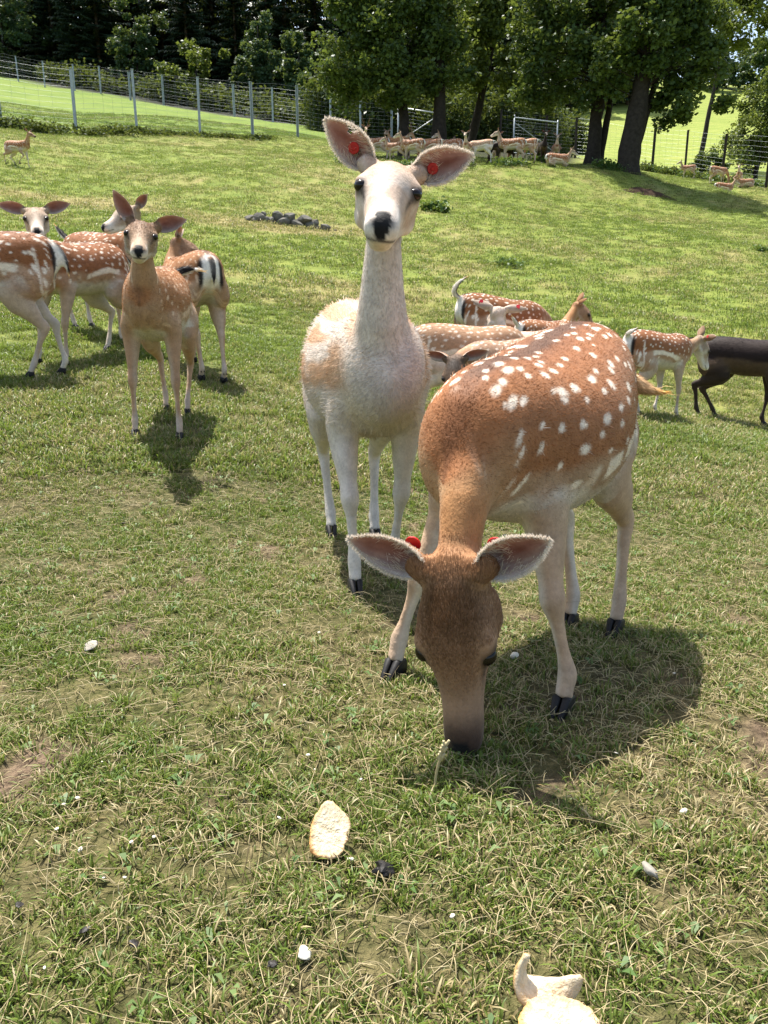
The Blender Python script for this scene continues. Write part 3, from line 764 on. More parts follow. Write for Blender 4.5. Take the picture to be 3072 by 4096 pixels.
def make_body(pose, voxel, pal, seed, fur_n, fur_len, root_s):
    rs = np.random.default_rng(seed)
    tilt = pose.get('tilt', 0.0); belly = pose.get('belly', 1.0)
    drop = pose.get('drop', 0.0)
    def tz(x): return tilt * x - drop
    st = TORSO
    cx = st[:, 0]; top = st[:, 1].copy(); bot = st[:, 2].copy(); hw = st[:, 3].copy()
    mid = np.exp(-((cx + 0.02) / .2)**2)
    bot = bot - (belly - 1) * 0.12 * mid + pose.get('slim', 0.0) * np.exp(-((cx - .2) / .25)**2); hw = hw * (1 + (belly - 1) * 0.6 * mid) * pose.get('wide', 1.0)
    bend = pose.get('bend', 0.0)
    cen = np.stack([cx, bend * cx * cx, (top + bot) / 2 + tz(cx)], 1)
    tubes = {}
    tubes['torso'] = Tube(cen, (top - bot) / 2, hw, (0, 0, 1), 4, 'torso')
    def up(p, y=None): return np.array([p[0], bend * p[0]**2 + (p[1] if y is None else y), p[2] + tz(p[0])])
    # neck
    nk = [np.asarray(p, float) for p in pose['neck']]
    nk0 = up(nk[0]); nk = [nk0] + nk[1:]
    hs = pose.get('hs', 1.0)
    yaw, pit, rol = (R(a) for a in pose['head'])
    f = np.array([math.cos(pit) * math.cos(yaw), math.cos(pit) * math.sin(yaw), math.sin(pit)])
    s = nrm(np.cross((0, 0, 1), f)); u = np.cross(f, s)
    s, u = s * math.cos(rol) + u * math.sin(rol), u * math.cos(rol) - s * math.sin(rol)
    poll = nk[-1]
    def H(a, b, c): return poll + hs * (f * a + s * b + u * c)      # forward, left, up in head space
    np_ = bez(nk, 9)
    tt = np.linspace(0, 1, 9)
    ns_ = pose.get('neckw', 1.0)
    rd = np.interp(tt, [0, .25, .5, .8, 1], [.130, .102, .075, .052, .048]) * ns_
    rl = np.interp(tt, [0, .25, .5, .8, 1], [.098, .080, .060, .0445, .044]) * ns_
    lat = np.array([0, 1.0, 0]) * (1 - tt[:, None]) + s[None] * tt[:, None]
    Tn = np.gradient(np_, axis=0); Dn = np.cross(Tn, lat)
    tubes['neck'] = Tube(np_, rd, rl, Dn, 2, 'neck')
    hp = np.array([H(a, 0, c) for a, c, _, _ in HEAD])
    tubes['head'] = Tube(hp, HEAD[:, 2] * hs, HEAD[:, 3] * hs, u, 2, 'head')
    extra = []
    # jaw, brows, cheeks, muzzle lips
    extra.append(Tube([H(.02, 0, -.034), H(.08, 0, -.046), H(.15, 0, -.053), H(.21, 0, -.057), H(.238, 0, -.056), H(.247, 0, -.052)],
                      np.array([.03, .028, .021, .016, .014, .005]) * hs, np.array([.036, .040, .031, .024, .020, .008]) * hs, u, 2))
    for sg in (1, -1):
        extra.append(Tube([H(.070, sg * .040, .022), H(.100, sg * .0470, .0185), H(.134, sg * .037, .006)], np.array([.012, .0185, .009]) * hs, np.array([.012, .0175, .009]) * hs, u, 2))
        extra.append(Tube([H(.025, sg * .040, -.032), H(.07, sg * .039, -.036), H(.125, sg * .029, -.040)], np.array([.016, .028, .012]) * hs, np.array([.010, .020, .010]) * hs, u, 2))
        extra.append(Tube([H(.232, sg * .016, -.022), H(.255, sg * .016, -.026), H(.268, sg * .011, -.029)], np.array([.012, .014, .008]) * hs, np.array([.013, .014, .009]) * hs, u, 2))
        # ear root
        ed, en = ear_axes(pose, sg)
        edw = f * ed[0] + s * ed[1] + u * ed[2]
        b0 = H(.0, sg * .030, .030); 
        extra.append(Tube([b0, b0 + edw * .022 * hs, b0 + edw * .040 * hs], np.array([.024, .020, .014]) * hs, np.array([.024, .020, .014]) * hs, f, 2))
    # legs
    legs = pose.get('legs', {}); hoofs = []
    for key in ('FL', 'FR', 'RL', 'RR'):
        sg = 1 if key[1] == 'L' else -1
        o = np.array(legs.get(key, (0, 0, 0)), float)[:3]; kn = legs.get(key + 'k')
        if key[0] == 'F':
            sh = up((.215 + .05 * o[0], 0, .575), sg * (.068)); el = up((.185 + .25 * o[0], 0, .415), sg * .088 + .15 * o[1])
            co = np.array([.228, sg * .075, .030]) + o; fd = pose.get('hoofdir', {}).get(key, (1, .08 * sg, 0))
            fet = co + np.array([-.018, 0, .046])
            if kn is None:
                ll = min(.178, np.linalg.norm(fet - el) / 2 * 1.012); knee = two_bone(el, fet, ll, ll, (1, 0, .1))
            else: knee = np.array(kn, float)
            pts = [sh, (sh + el) / 2 + np.array([-.01, sg * .012, 0]), el, el * .62 + knee * .38, el * .25 + knee * .75, knee, knee * .75 + fet * .25, knee * .25 + fet * .75, fet, (fet + co) / 2, co]
            rdl = np.array([.088, .082, .056, .041, .026, .0275, .0170, .0145, .0210, .0172, .0185]); rll = np.array([.036, .044, .041, .033, .0235, .0265, .0158, .0140, .0200, .0178, .0195])
        else:
            hip = up((-.30, 0, .60), sg * .068); sti = up((-.205 + .18 * o[0], 0, .425), sg * .10 + .15 * o[1])
            co = np.array([-.345, sg * .072, .030]) + o
            fet = co + np.array([-.022, 0, .046])
            if kn is None:
                hock = two_bone(sti, fet, .232, .205, (-1, 0, .15))
            else: hock = np.array(kn, float)
            m1 = sti * .5 + hock * .5 + np.array([-.02, 0, .0])
            hk2 = hock + np.array([-.008, 0, .008])
            pts = [hip, (hip + sti) / 2 + np.array([-.035, sg * .012, 0]), sti + np.array([-.02, 0, 0]), m1, sti * .2 + hock * .8 + np.array([-.008, 0, 0]), hk2, hock * .72 + fet * .28, hock * .25 + fet * .75, fet, (fet + co) / 2, co]
            rdl = np.array([.135, .130, .090, .052, .033, .031, .0195, .0165, .0205, .0175, .0185]); rll = np.array([.045, .058, .052, .038, .0235, .0225, .0165, .0155, .0195, .018, .0195])
        lg = pose.get('legw', 1.0); w = np.concatenate([np.linspace(1, lg, 4), np.full(len(rdl) - 4, lg)])
        pts = np.array(pts)
        dd = np.tile(np.array([1.0, 0, 0]), (len(pts), 1)) + 0.0
        for i in range(len(pts)):
            tdir = pts[min(i + 1, len(pts) - 1)] - pts[max(i - 1, 0)]
            dd[i] = nrm(np.cross((0, 1, 0), tdir)) * (1 if np.cross((0, 1, 0), tdir)[0] > 0 else -1)
        tubes[key] = Tube(pts, rdl * w, rll * w, dd, 2, key)
        last = nrm(co - fet)
        hoofs.append((key, co, last, fet, w[-1]))
    # tail
    tp = pose.get('tail', [(-.43, 0, .70), (-.47, 0, .66), (-.49, 0, .59), (-.49, 0, .53)])
    tp = [up(p) if i == 0 else np.asarray(p, float) + np.array([0, 0, tz(-.45)]) for i, p in enumerate(tp)]
    tpb = bez(tp, 7)
    Dt = np.cross(np.gradient(tpb, axis=0), (0, 1, 0))
    tubes['tail'] = Tube(tpb, np.array([.022, .021, .021, .021, .018, .012, .004]), np.array([.026, .026, .025, .024, .021, .013, .004]), -Dt, 2, 'tail')
    # union by voxel remesh
    Vs, Qs, Ts, off = [], [], [], 0
    for tb in list(tubes.values()) + extra:
        V, Fq, Ft = tb.mesh(20); Vs.append(V); Qs.append(Fq + off); Ts.append(Ft + off); off += len(V)
    me0 = mesh_np('tmp', np.vstack(Vs), [np.vstack(Qs), np.vstack(Ts)])
    ob = bpy.data.objects.new('tmp', me0); COL.objects.link(ob)
    md = ob.modifiers.new('r', 'REMESH'); md.mode = 'VOXEL'; md.voxel_size = voxel
    dg = bpy.context.evaluated_depsgraph_get()
    ev = ob.evaluated_get(dg); m1 = ev.to_mesh()
    n = len(m1.vertices); V = np.empty(n * 3); m1.vertices.foreach_get('co', V); V = V.reshape(-1, 3)
    ls = np.empty(len(m1.loops), np.int32); m1.loops.foreach_get('vertex_index', ls)
    tot = np.empty(len(m1.polygons), np.int32); m1.polygons.foreach_get('loop_total', tot)
    assert (tot == 4).all()
    F = ls.reshape(-1, 4).copy(); V = V.copy()
    ev.to_mesh_clear(); bpy.data.objects.remove(ob); bpy.data.meshes.remove(me0)
    # smoothing, strong on the trunk, light on head and feet
    E = np.vstack([F[:, [0, 1]], F[:, [1, 2]], F[:, [2, 3]], F[:, [3, 0]]])
    deg = np.bincount(E.ravel(), minlength=n).astype(float)
    qt = {k: tb.query(V) for k, tb in tubes.items()}
    keys = list(tubes); rho = np.stack([qt[k][0] for k in keys], 1)
    own = rho.argmin(1)
    big = np.exp(-np.maximum(0, qt['torso'][0] - 1) / .25)
    headm = (own == keys.index('head'))
    legt = np.zeros(n)
    for k in ('FL', 'FR', 'RL', 'RR'):
        legt = np.where(own == keys.index(k), qt[k][1], legt)
    lam = np.where(headm, .25, np.where(legt > .45, .25, .6))
    its = int(round(14 * (.006 / voxel)**1.2)) + 3
    for it in range(its * 2):
        l = lam if it < its else np.where(big > .5, .6, 0)
        S = np.stack([np.bincount(E[:, 0], V[E[:, 1], a], n) + np.bincount(E[:, 1], V[E[:, 0], a], n) for a in range(3)], 1) / deg[:, None]
        V = V + l[:, None] * (S - V)
    ctx = dict(tubes=tubes, keys=keys, H=H, f=f, s=s, u=u, poll=poll, hs=hs, tz=tz, bend=bend)
    return V, F, ctx, hoofs

def ear_fur(info_list, ctx, seed, rimc, n=2600):
    rs = np.random.default_rng(seed + 55); VV, CC = [], []
    for (Ve, fr, A, B, info) in info_list:
        base, dw, ww, nw, L = info; hs = ctx['hs']
        w = (np.abs(B)**8 + .5 * sstep(.93, 1, A) + .035 * (A < .5)) * (fr > .5) * sstep(.02, .08, A); w /= w.sum()
        i = rs.choice(len(Ve), n, p=w)
        P = Ve[i] + rs.normal(0, .0012, (n, 3)); rim = np.abs(B[i]) > .8
        d = np.where(rim[:, None], np.sign(B[i])[:, None] * ww * .9 + dw * .5 + nw * .15, -np.sign(B[i])[:, None] * ww * .5 + dw * .9 + nw * .5) + rs.normal(0, .3, (n, 3))
        d /= np.linalg.norm(d, axis=1)[:, None]
        ln = np.where(rim, rs.uniform(.0025, .0065, n), rs.uniform(.012, .030, n) * (1 - A[i])) * hs
        wv = np.cross(d, nw + rs.normal(0, .3, (n, 3))); wv /= np.linalg.norm(wv, axis=1)[:, None]
        hw = .00045 * hs
        VV.append(np.stack([P - wv * hw, P + wv * hw, P + d * ln[:, None]], 1).reshape(-1, 3))
        CC.append(np.repeat(np.clip(rimc * rs.uniform(.8, 1.25, n)[:, None], 0, .9), 3, 0))
    V = np.vstack(VV); return mesh_np('ear_hair', V, np.arange(len(V)).reshape(-1, 3), True, {'coat': np.vstack(CC)}, M_FUR)

def ear_axes(pose, sg):
    e = pose.get('ears', {}).get('L' if sg > 0 else 'R') or pose.get('ears', {}).get('both')
    if e is None: e = ((-.25, .80, .55), (.85, .35, .1))
    d = np.array(e[0], float); n_ = np.array(e[1], float); d[1] *= sg; n_[1] *= sg
    d = nrm(d); n_ = nrm(n_ - (n_ @ d) * d)
    return d, n_

def make_ear(ctx, pose, sg, res=1):
    """closed thin cup; returns V, quads, front flag, (a,b) coords"""
    d, n_ = ear_axes(pose, sg); f, s, u, hs = ctx['f'], ctx['s'], ctx['u'], ctx['hs']
    dw = f * d[0] + s * d[1] + u * d[2]; nw = f * n_[0] + s * n_[1] + u * n_[2]; ww = np.cross(nw, dw)
    base = ctx['H'](.0, sg * .036, .038) + dw * .004
    L = .138 * hs * pose.get('earlen', 1.0)
    na, nb = 15 * res, 9 * res
    a = np.linspace(0, 1, na); b = np.linspace(-1, 1, nb)
    w = np.interp(a, [0, .08, .2, .35, .5, .65, .8, .9, .96, 1], [.013, .017, .026, .0305, .0305, .0265, .0185, .0105, .0055, .0008]) * hs
    cup = np.interp(a, [0, .1, .25, .45, .65, .85, 1], [.020, .026, .026, .019, .011, .004, .0]) * hs
    A, B = np.meshgrid(a, b, indexing='ij')
    out = base + dw * (A * L)[..., None] + ww * (np.sin(B * 1.25) / math.sin(1.25) * w[:, None])[..., None] \
        - nw * ((cup[:, None]) * (1 - B**2) - .012 * hs * A**2 * 1.0)[..., None]
    notch = pose.get('notch')
    fr = out.reshape(-1, 3); th = .0035 * hs
    bk = (out - nw * (th * (1 - .75 * np.abs(B)**3))[..., None] - ww * 0).reshape(-1, 3)
    N = na * nb
    i = np.arange(na - 1)[:, None] * nb; j = np.arange(nb - 1)[None]
    Q = np.stack([i + j, i + j + 1, i + nb + j + 1, i + nb + j], -1).reshape(-1, 4)
    if notch and notch[0] == sg:
        c = ((A[:-1, :-1] + A[1:, 1:]) / 2).ravel(); cb = ((B[:-1, :-1] + B[1:, 1:]) / 2).ravel()
        keep = ~(np.abs(c - notch[1]) < .13 * (cb * notch[2] - .15))
    else: keep = np.ones(len(Q), bool)
    Q = Q[keep]
    Qb = Q[:, ::-1] + N
    # rim
    from collections import Counter
    ed = np.vstack([Q[:, [0, 1]], Q[:, [1, 2]], Q[:, [2, 3]], Q[:, [3, 0]]])
    cnt = Counter(map(tuple, np.sort(ed, 1)))
    rim = np.array([e for e in ed if cnt[tuple(sorted(e))] == 1])
    Qr = np.stack([rim[:, 1], rim[:, 0], rim[:, 0] + N, rim[:, 1] + N], 1)
    V = np.vstack([fr, bk]); front = np.r_[np.ones(N), np.zeros(N)]
    return V, np.vstack([Q, Qb, Qr]), front, np.r_[A.ravel(), A.ravel()], np.r_[B.ravel(), B.ravel()], (base, dw, ww, nw, L)

def spot_set(rs, nrow=1.0):
    """spots in (x, arc) space for one flank: rows along the back, then scattered; (x, arc, rx, ra)"""
    S = []
    for row, (a0, n) in enumerate([(.028, 22), (.056, 19), (.088, 17), (.122, 16), (.156, 15), (.192, 14), (.228, 12), (.266, 11), (.305, 8)]):
        xs = np.linspace(-.40, .41, n) + rs.normal(0, .012, n)
        for x in xs:
            if rs.random() < .12: continue
            r = rs.uniform(.0042, .0094)
            S.append((x, a0 + rs.normal(0, .008), r * rs.uniform(1.0, 1.7), r * rs.uniform(.75, 1.05)))
    for k in range(9):      # haunch
        S.append((rs.uniform(-.43, -.30), rs.uniform(.16, .42), .011, .010))
    return np.array(S)

def coat_colour(Q, ctx, pal, pose, seed, fine=1.0):
    """albedo and fur flow (direction) and fur length at body points"""
    rs = np.random.default_rng(seed + 91)
    p = {k: np.array(v) if isinstance(v, tuple) else v for k, v in PAL[pal].items()}
    tubes, keys = ctx['tubes'], ctx['keys']
    q = {k: tubes[k].query(Q) for k in keys}
    rho = np.stack([q[k][0] for k in keys], 1)
    for kk in ('FL', 'FR', 'RL', 'RR'): rho[:, keys.index(kk)] += .8 * (1 - sstep(.06, .30 if kk[0] == 'R' else .26, q[kk][1]))
    Wt = np.exp(-10 * (rho - rho.min(1)[:, None])); Wt /= Wt.sum(1)[:, None]
    N = len(Q); C = np.zeros((N, 3)); D = np.zeros((N, 3)); Ln = np.zeros(N)
    n1 = fbm(Q * 14, seed, 3) - .5; n2_ = fbm(Q * 45, seed + 5, 2) - .5
    mix = lambda a, b, t: a + (b - a) * t[:, None]
    # torso
    _, t, cd, cl, T = q['torso']
    x = Q[:, 0]; ang = np.arctan2(cd, np.abs(cl)); arc01 = (math.pi / 2 - ang) / math.pi + n1 * .07     # 0 spine, 1 belly
    hw = np.interp(x, TORSO[:, 0], TORSO[:, 3]); hh = np.interp(x, TORSO[:, 0], (TORSO[:, 1] - TORSO[:, 2]) / 2)
    per = math.pi * np.sqrt((hw**2 + hh**2) / 2); arc = (math.pi / 2 - ang) / math.pi * per
    c = mix(np.tile(p['top'], (N, 1)), p['side'], sstep(.02, .22, arc01))
    c = mix(c, p['low'], sstep(.50, .58, arc01 + .10 * sstep(-.22, -.34, x) * -1 - .06 * sstep(.1, .25, x)))
    c = mix(c, p['belly'], sstep(.62, .72, arc01 + .06 * n2_ - (.06 if pal == 'menil' else .20) * sstep(.14, .32, x) - .25 * sstep(-.25, -.36, x)))
    if pal == 'white':
        st = fbm(np.stack([x * 6, arc * 26, np.sign(Q[:, 1]) * 3 + 0 * x], 1), seed + 3, 3)
        c = mix(c, np.array([.65, .58, .51]), np.clip(sstep(.46, .66, st), 0, 1) * .9)
        c = mix(c, np.array([.65, .58, .51]), sstep(.25, .38, x) * .8)
    c = mix(c, p['neckf'] * .95, sstep(.31, .40, x) * sstep(.25, .5, arc01))
    c = mix(c, p['dors'], sstep(.030, .012, arc + .012 * n2_) * .9 * sstep(.37, .30, x))
    m = np.zeros(N)
    if p['spots'] > 0:
        for sg in (1, -1):
            sel = np.where(Q[:, 1] * sg >= 0)[0]
            if len(sel) == 0: continue
            S = spot_set(rs)
            xs, as_ = x[sel], arc[sel] 
            wob = 1 + n2_[sel] * .9
            mm = np.zeros(len(sel))
            for (sx, sa, rx, ra) in S:
                dd = np.sqrt(((xs - sx) / rx)**2 + ((as_ - sa) / ra)**2) * wob
                mm = np.maximum(mm, sstep(1.5, .65, dd))
            # flank line and haunch line
            al = .288 + .10 * (xs - 0) * 0 + .02 * np.sin(xs * 9)
            ln = sstep(.022, .011, np.abs(as_ - al + n1[sel] * .03)) * sstep(-.26, -.22, xs) * sstep(.16, .08, xs)
            brk = sstep(.12, .3, fbm(np.stack([xs * 22, as_ * 3, xs * 0], 1), seed + 8, 2) - .12 * (xs > -.02))
            ln = ln * np.where(xs > -.02, brk, 1)
            hl = sstep(.011, .005, np.abs(xs + .345 + (as_ - .25) * .18)) * sstep(.13, .2, as_) * sstep(.42, .34, as_)
            m[sel] = np.maximum(np.maximum(mm, ln), hl * .8)
        sc = np.array([.86, .74, .60]) if pal != 'tan' else np.array([.72, .52, .36])
        c = mix(c, sc, m * p['spots'] * .92 * sstep(.38, .33, x))
    # rump patch
    yb = np.abs(Q[:, 1] - ctx['bend'] * x * x); zb = Q[:, 2] - ctx['tz'](x)
    pat = sstep(-.395, -.43, x - .35 * np.maximum(0, .60 - zb) * 0) * sstep(.070, .055, yb) * sstep(.36, .42, zb)
    edge = sstep(-.385, -.42, x) * sstep(.020, .006, np.abs(yb - .066)) * sstep(.50, .56, zb) * sstep(.74, .70, zb)
    white_r = np.array([.78, .72, .64]) if pal != 'black' else np.array([.16, .13, .11])
    c = mix(c, white_r, pat); c = mix(c, np.array([.012, .010, .010]) if pal != 'white' else p['side'], edge * .95)
    C += Wt[:, [keys.index('torso')]] * c
    dirT = np.stack([-np.ones(N), np.zeros(N), -.45 * np.clip(1 - np.abs(cd), 0, 1)], 1)
    D += Wt[:, [keys.index('torso')]] * dirT; Ln += Wt[:, keys.index('torso')] * 1.0
    # neck
    _, t, cd, cl, T = q['neck']
    dn = np.clip(cd, -1.2, 1.2)
    c = mix(np.tile(p['neck'], (N, 1)), p['neckf'], sstep(.25, -.6, dn + n1 * .5))
    c = mix(c, p['muzlo'], sstep(.72, .95, t) * sstep(-.2, -.7, dn) * .6)
    base_c = mix(np.tile(p['side'], (N, 1)), p['neck'], sstep(.15, .6, t))
    c = mix(c, base_c, (1 - sstep(.15, .55, t)) * sstep(-.6, .2, dn))
    c = mix(c, p['top'], sstep(.92, 1.0, dn) * .3 * (1 - sstep(.7, .95, t)))
    if p['spots'] > 0 and pal != 'tan':
        f1 = vnoise(np.stack([t * 16, np.arctan2(cd, cl) * 5, 0 * t], 1), seed + 33)
        c = mix(c, np.array([.7, .52, .36]), sstep(.74, .88, f1) * sstep(.6, .3, t) * sstep(-.3, .2, dn) * .75)
    if p['spots'] > 0: c = mix(c, np.array([.78, .64, .49]), m * p['spots'] * .85 * sstep(.55, .40, t))
    k = keys.index('neck'); C += Wt[:, [k]] * c; D += -Wt[:, [k]] * T; Ln += Wt[:, k] * .8
    # legs
    for kk in ('FL', 'FR', 'RL', 'RR'):
        _, t, cd, cl, T = q[kk]; sg = 1 if kk[1] == 'L' else -1
        outw = (Q[:, 1] - np.interp(t, tubes[kk].t, tubes[kk].P[:, 1])) * sg / (np.interp(t, tubes[kk].t, tubes[kk].rl))
        c = mix(np.tile(p['legin'], (N, 1)), p['leg'], sstep(-.5, .45, outw + n1 * .6 + .35 * cd))
        up_ = np.tile(p['side'], (N, 1)) if kk[0] == 'R' else mix(np.tile(p['side'], (N, 1)), p['low'], sstep(.05, .2, t))
        c = mix(c, up_, (1 - sstep(.10, .34, t + n1 * .1)) * sstep(-.2, .4, outw))
        c = mix(c, p['muzlo'] * .95, sstep(.80, .90, t) * .45)
        k = keys.index(kk); C += Wt[:, [k]] * c; D += Wt[:, [k]] * T; Ln += Wt[:, k] * np.interp(t, [0, .3, .6, 1], [.9, .7, .45, .5])
    # tail
    _, t, cd, cl, T = q['tail']
    tw = np.array([.78, .72, .64]) if pal != 'black' else np.array([.02, .016, .014])
    tk = np.array([.014, .012, .012]) if pal not in ('white', 'pale', 'roan') else np.array([.75, .65, .52])
    if pose.get('tantail'): tw = np.array([.56, .38, .21]); tk = np.array([.34, .19, .085])
    c = mix(np.tile(tw, (N, 1)), tk, sstep(-.1, .25, cd))
    c = mix(c, np.array([.72, .46, .16]) if pal != 'black' else tk, sstep(.74, .9, t))
    c = mix(c, p['side'], (1 - sstep(.0, .12, t)) * sstep(.2, .6, cd))
    k = keys.index('tail'); C += Wt[:, [k]] * c; D += Wt[:, [k]] * T; Ln += Wt[:, k] * 2.2
    # head
    v = (Q - ctx['poll']) / ctx['hs']; a = v @ ctx['f']; b = v @ ctx['s']; cu = v @ ctx['u']
    ab = np.abs(b)
    c = mix(np.tile(p['face'], (N, 1)), p['muz'], sstep(.11, .20, a))
    browm = np.exp(-((a - .055) / .055)**2) * sstep(.012, .045, cu) * sstep(.062, .022, ab + .01 * n1)
    c = mix(c, p['brow'], np.clip(browm * 1.15, 0, 1))
    if pal in ('menil',):
        c = mix(c, np.array([.16, .075, .035]), np.exp(-((a - .13) / .05)**2) * sstep(-.01, .02, cu) * sstep(.05, .02, ab) * .55)
        c = mix(c, np.array([.33, .165, .075]), sstep(.02, -.02, a) * .8)
    c = mix(c, p['muzlo'], sstep(-.028, -.048, cu) * .9)
    c = mix(c, p['muzlo'], sstep(.222, .245, a) * sstep(-.016, -.03, cu) * .9)
    if pal not in ('menil', 'darkface', 'black'):
        c = mix(c, p['muzlo'], np.exp(-((a - .225) / .022)**2) * sstep(.018, .026, ab) * .75)
        c = mix(c, p['muzlo'], np.exp(-((a - .100)**2 + (ab - .052)**2 * .6 + (cu + .016)**2) / .020**2) * .7)
    if pal == 'white':
        c = mix(c, np.array([.42, .28, .19]), sstep(.42, .62, fbm(v * 24, seed + 2, 2)) * .65 * sstep(.24, .2, a))
    if pal == 'menil':
        c = mix(c, np.array([.045, .026, .020]), sstep(.19, .245, a) * sstep(.044, .026, ab) * .93)
    eye = np.exp(-(((a - .118) / .024)**2 + ((cu - .016) / .0165)**2)**2) * sstep(.034, .044, ab)
    c = mix(c, np.array([.018, .012, .010]), eye * .9)
    gl = np.exp(-(((a - .142) / .018)**2 + ((cu - .002 - (.142 - a) * .6) / .006)**2)) * sstep(.028, .036, ab)
    c = mix(c, np.array([.03, .018, .014]), gl * .85)
    nose = sstep(.246, .255, a + .02 * np.clip(cu + .03, -.02, .03)) * sstep(-.047, -.043, cu) * sstep(.0026, -.0002, ab - np.interp(cu, [-.048, -.038, -.024, -.012], [.005, .0090, .0138, .0120]))
    mouth = np.exp(-((cu + .0475 - .02 * np.clip(.25 - a, 0, .06)) / .0028)**2) * sstep(.20, .215, a)
    nost = np.exp(-(((a - .260) / .008)**2 + ((ab - .0165) / .0045)**2 + ((cu + .022) / .007)**2))
    c = mix(c, np.array([.010, .010, .011]), np.clip(nose + mouth * .9 + nost, 0, 1))
    k = keys.index('head'); C += Wt[:, [k]] * c; D += -Wt[:, [k]] * (ctx['f'] + ctx['u'] * .05)[None]
    Ln += Wt[:, k] * np.interp(a, [-.05, .06, .15, .22, .24], [1.3, 1.15, .8, .5, .3]) * (.42 if pal == 'white' else 1.0) * sstep(-.075, -.02, cu + .04 * (pal != 'white')) * (1 - nose) * (1 - np.clip(eye * 2, 0, 1))
    C *= (1 + .16 * n2_ + .10 * n1)[:, None]
    return np.clip(C, .004, .9), D, Ln

def hoof_mesh(cc, last, fet, w, sg):
    """cloven hoof: two wedge claws and two dew claws"""
    bm = bmesh.new()
    fwd = np.array([last[0] + .55, last[1], 0]); fwd = nrm(fwd); lat = np.array([-fwd[1], fwd[0], 0])
    for c in (1, -1):
        o = cc + lat * c * .0105 * w
        sec = []
        for (fx, fz, hx, hl) in [(-.020, -.004, 0, .009), (-.020, -.030, 0, .010)]:
            pass
        # side profile: heel top, coronet front, toe tip, sole heel
        prof = [(-.019, .004), (.012, .010), (.043, -.024), (.046, -.030), (-.016, -.030), (-.021, -.018)]
        ring = []
        for sl, wd in ((-1, .0082), (0, .0095), (1, .0082)):
            vs = []
            for (px_, pz_) in prof:
                tw = 1 - .45 * max(0, (px_ - .01) / .036)
                q = o + fwd * px_ * w * (1 if sl == 0 else .96) + lat * (sl * wd * w * tw - c * .003 * max(0, px_) / .04) + np.array([0, 0, pz_ * (1 if sl == 0 or pz_ < -.02 else 1.0) - (0 if sl == 0 else .003 * (pz_ > -.02))])
                vs.append(bm.verts.new(q))
            ring.append(vs)
        m = len(prof)
        for r_ in range(2):
            for i in range(m):
                bm.faces.new((ring[r_][i], ring[r_][(i + 1) % m], ring[r_ + 1][(i + 1) % m], ring[r_ + 1][i]))
        bm.faces.new(ring[0][::-1]); bm.faces.new(ring[2])
        # dew claw
        dc = fet * .6 + cc * .4 - fwd * .019 + lat * c * .010
        tip = dc - fwd * .008 + np.array([0, 0, -.014])
        k = [bm.verts.new(dc + np.array(v_) * .005) for v_ in ((1, 0, 1), (-1, 0, 1), (0, 1, 0), (0, -1, 0))]
        tv = bm.verts.new(tip)
        for i_, j_ in ((0, 2), (2, 1), (1, 3), (3, 0)): bm.faces.new((k[i_], k[j_], tv))
    bmesh.ops.recalc_face_normals(bm, faces=bm.faces)
    bmesh.ops.bevel(bm, geom=list(bm.edges), offset=.0016, segments=1, affect='EDGES')
    me = bpy.data.meshes.new('hoof'); bm.to_mesh(me); bm.free()
    me.polygons.foreach_set('use_smooth', np.ones(len(me.polygons), bool))
    me.materials.append(M_HOOF)
    return me

def ball_mesh(name, c, axes, mat, seg=16, rings=10):
    bm = bmesh.new(); bmesh.ops.create_uvsphere(bm, u_segments=seg, v_segments=rings, radius=1)
    M = np.array(axes)
    for v in bm.verts:
        v.co = Vector(np.asarray(c) + np.array(v.co) @ M)
    me = bpy.data.meshes.new(name); bm.to_mesh(me); bm.free()
    me.polygons.foreach_set('use_smooth', np.ones(len(me.polygons), bool)); me.materials.append(mat)
    return me

def tq_head(V, ctx):
    v = (V - ctx['poll']) / ctx['hs']; a = v @ ctx['f']; r = np.linalg.norm(v - a[:, None] * ctx['f'], axis=1)
    return ((a > -.02) & (a < .27) & (r < .085)).astype(float)

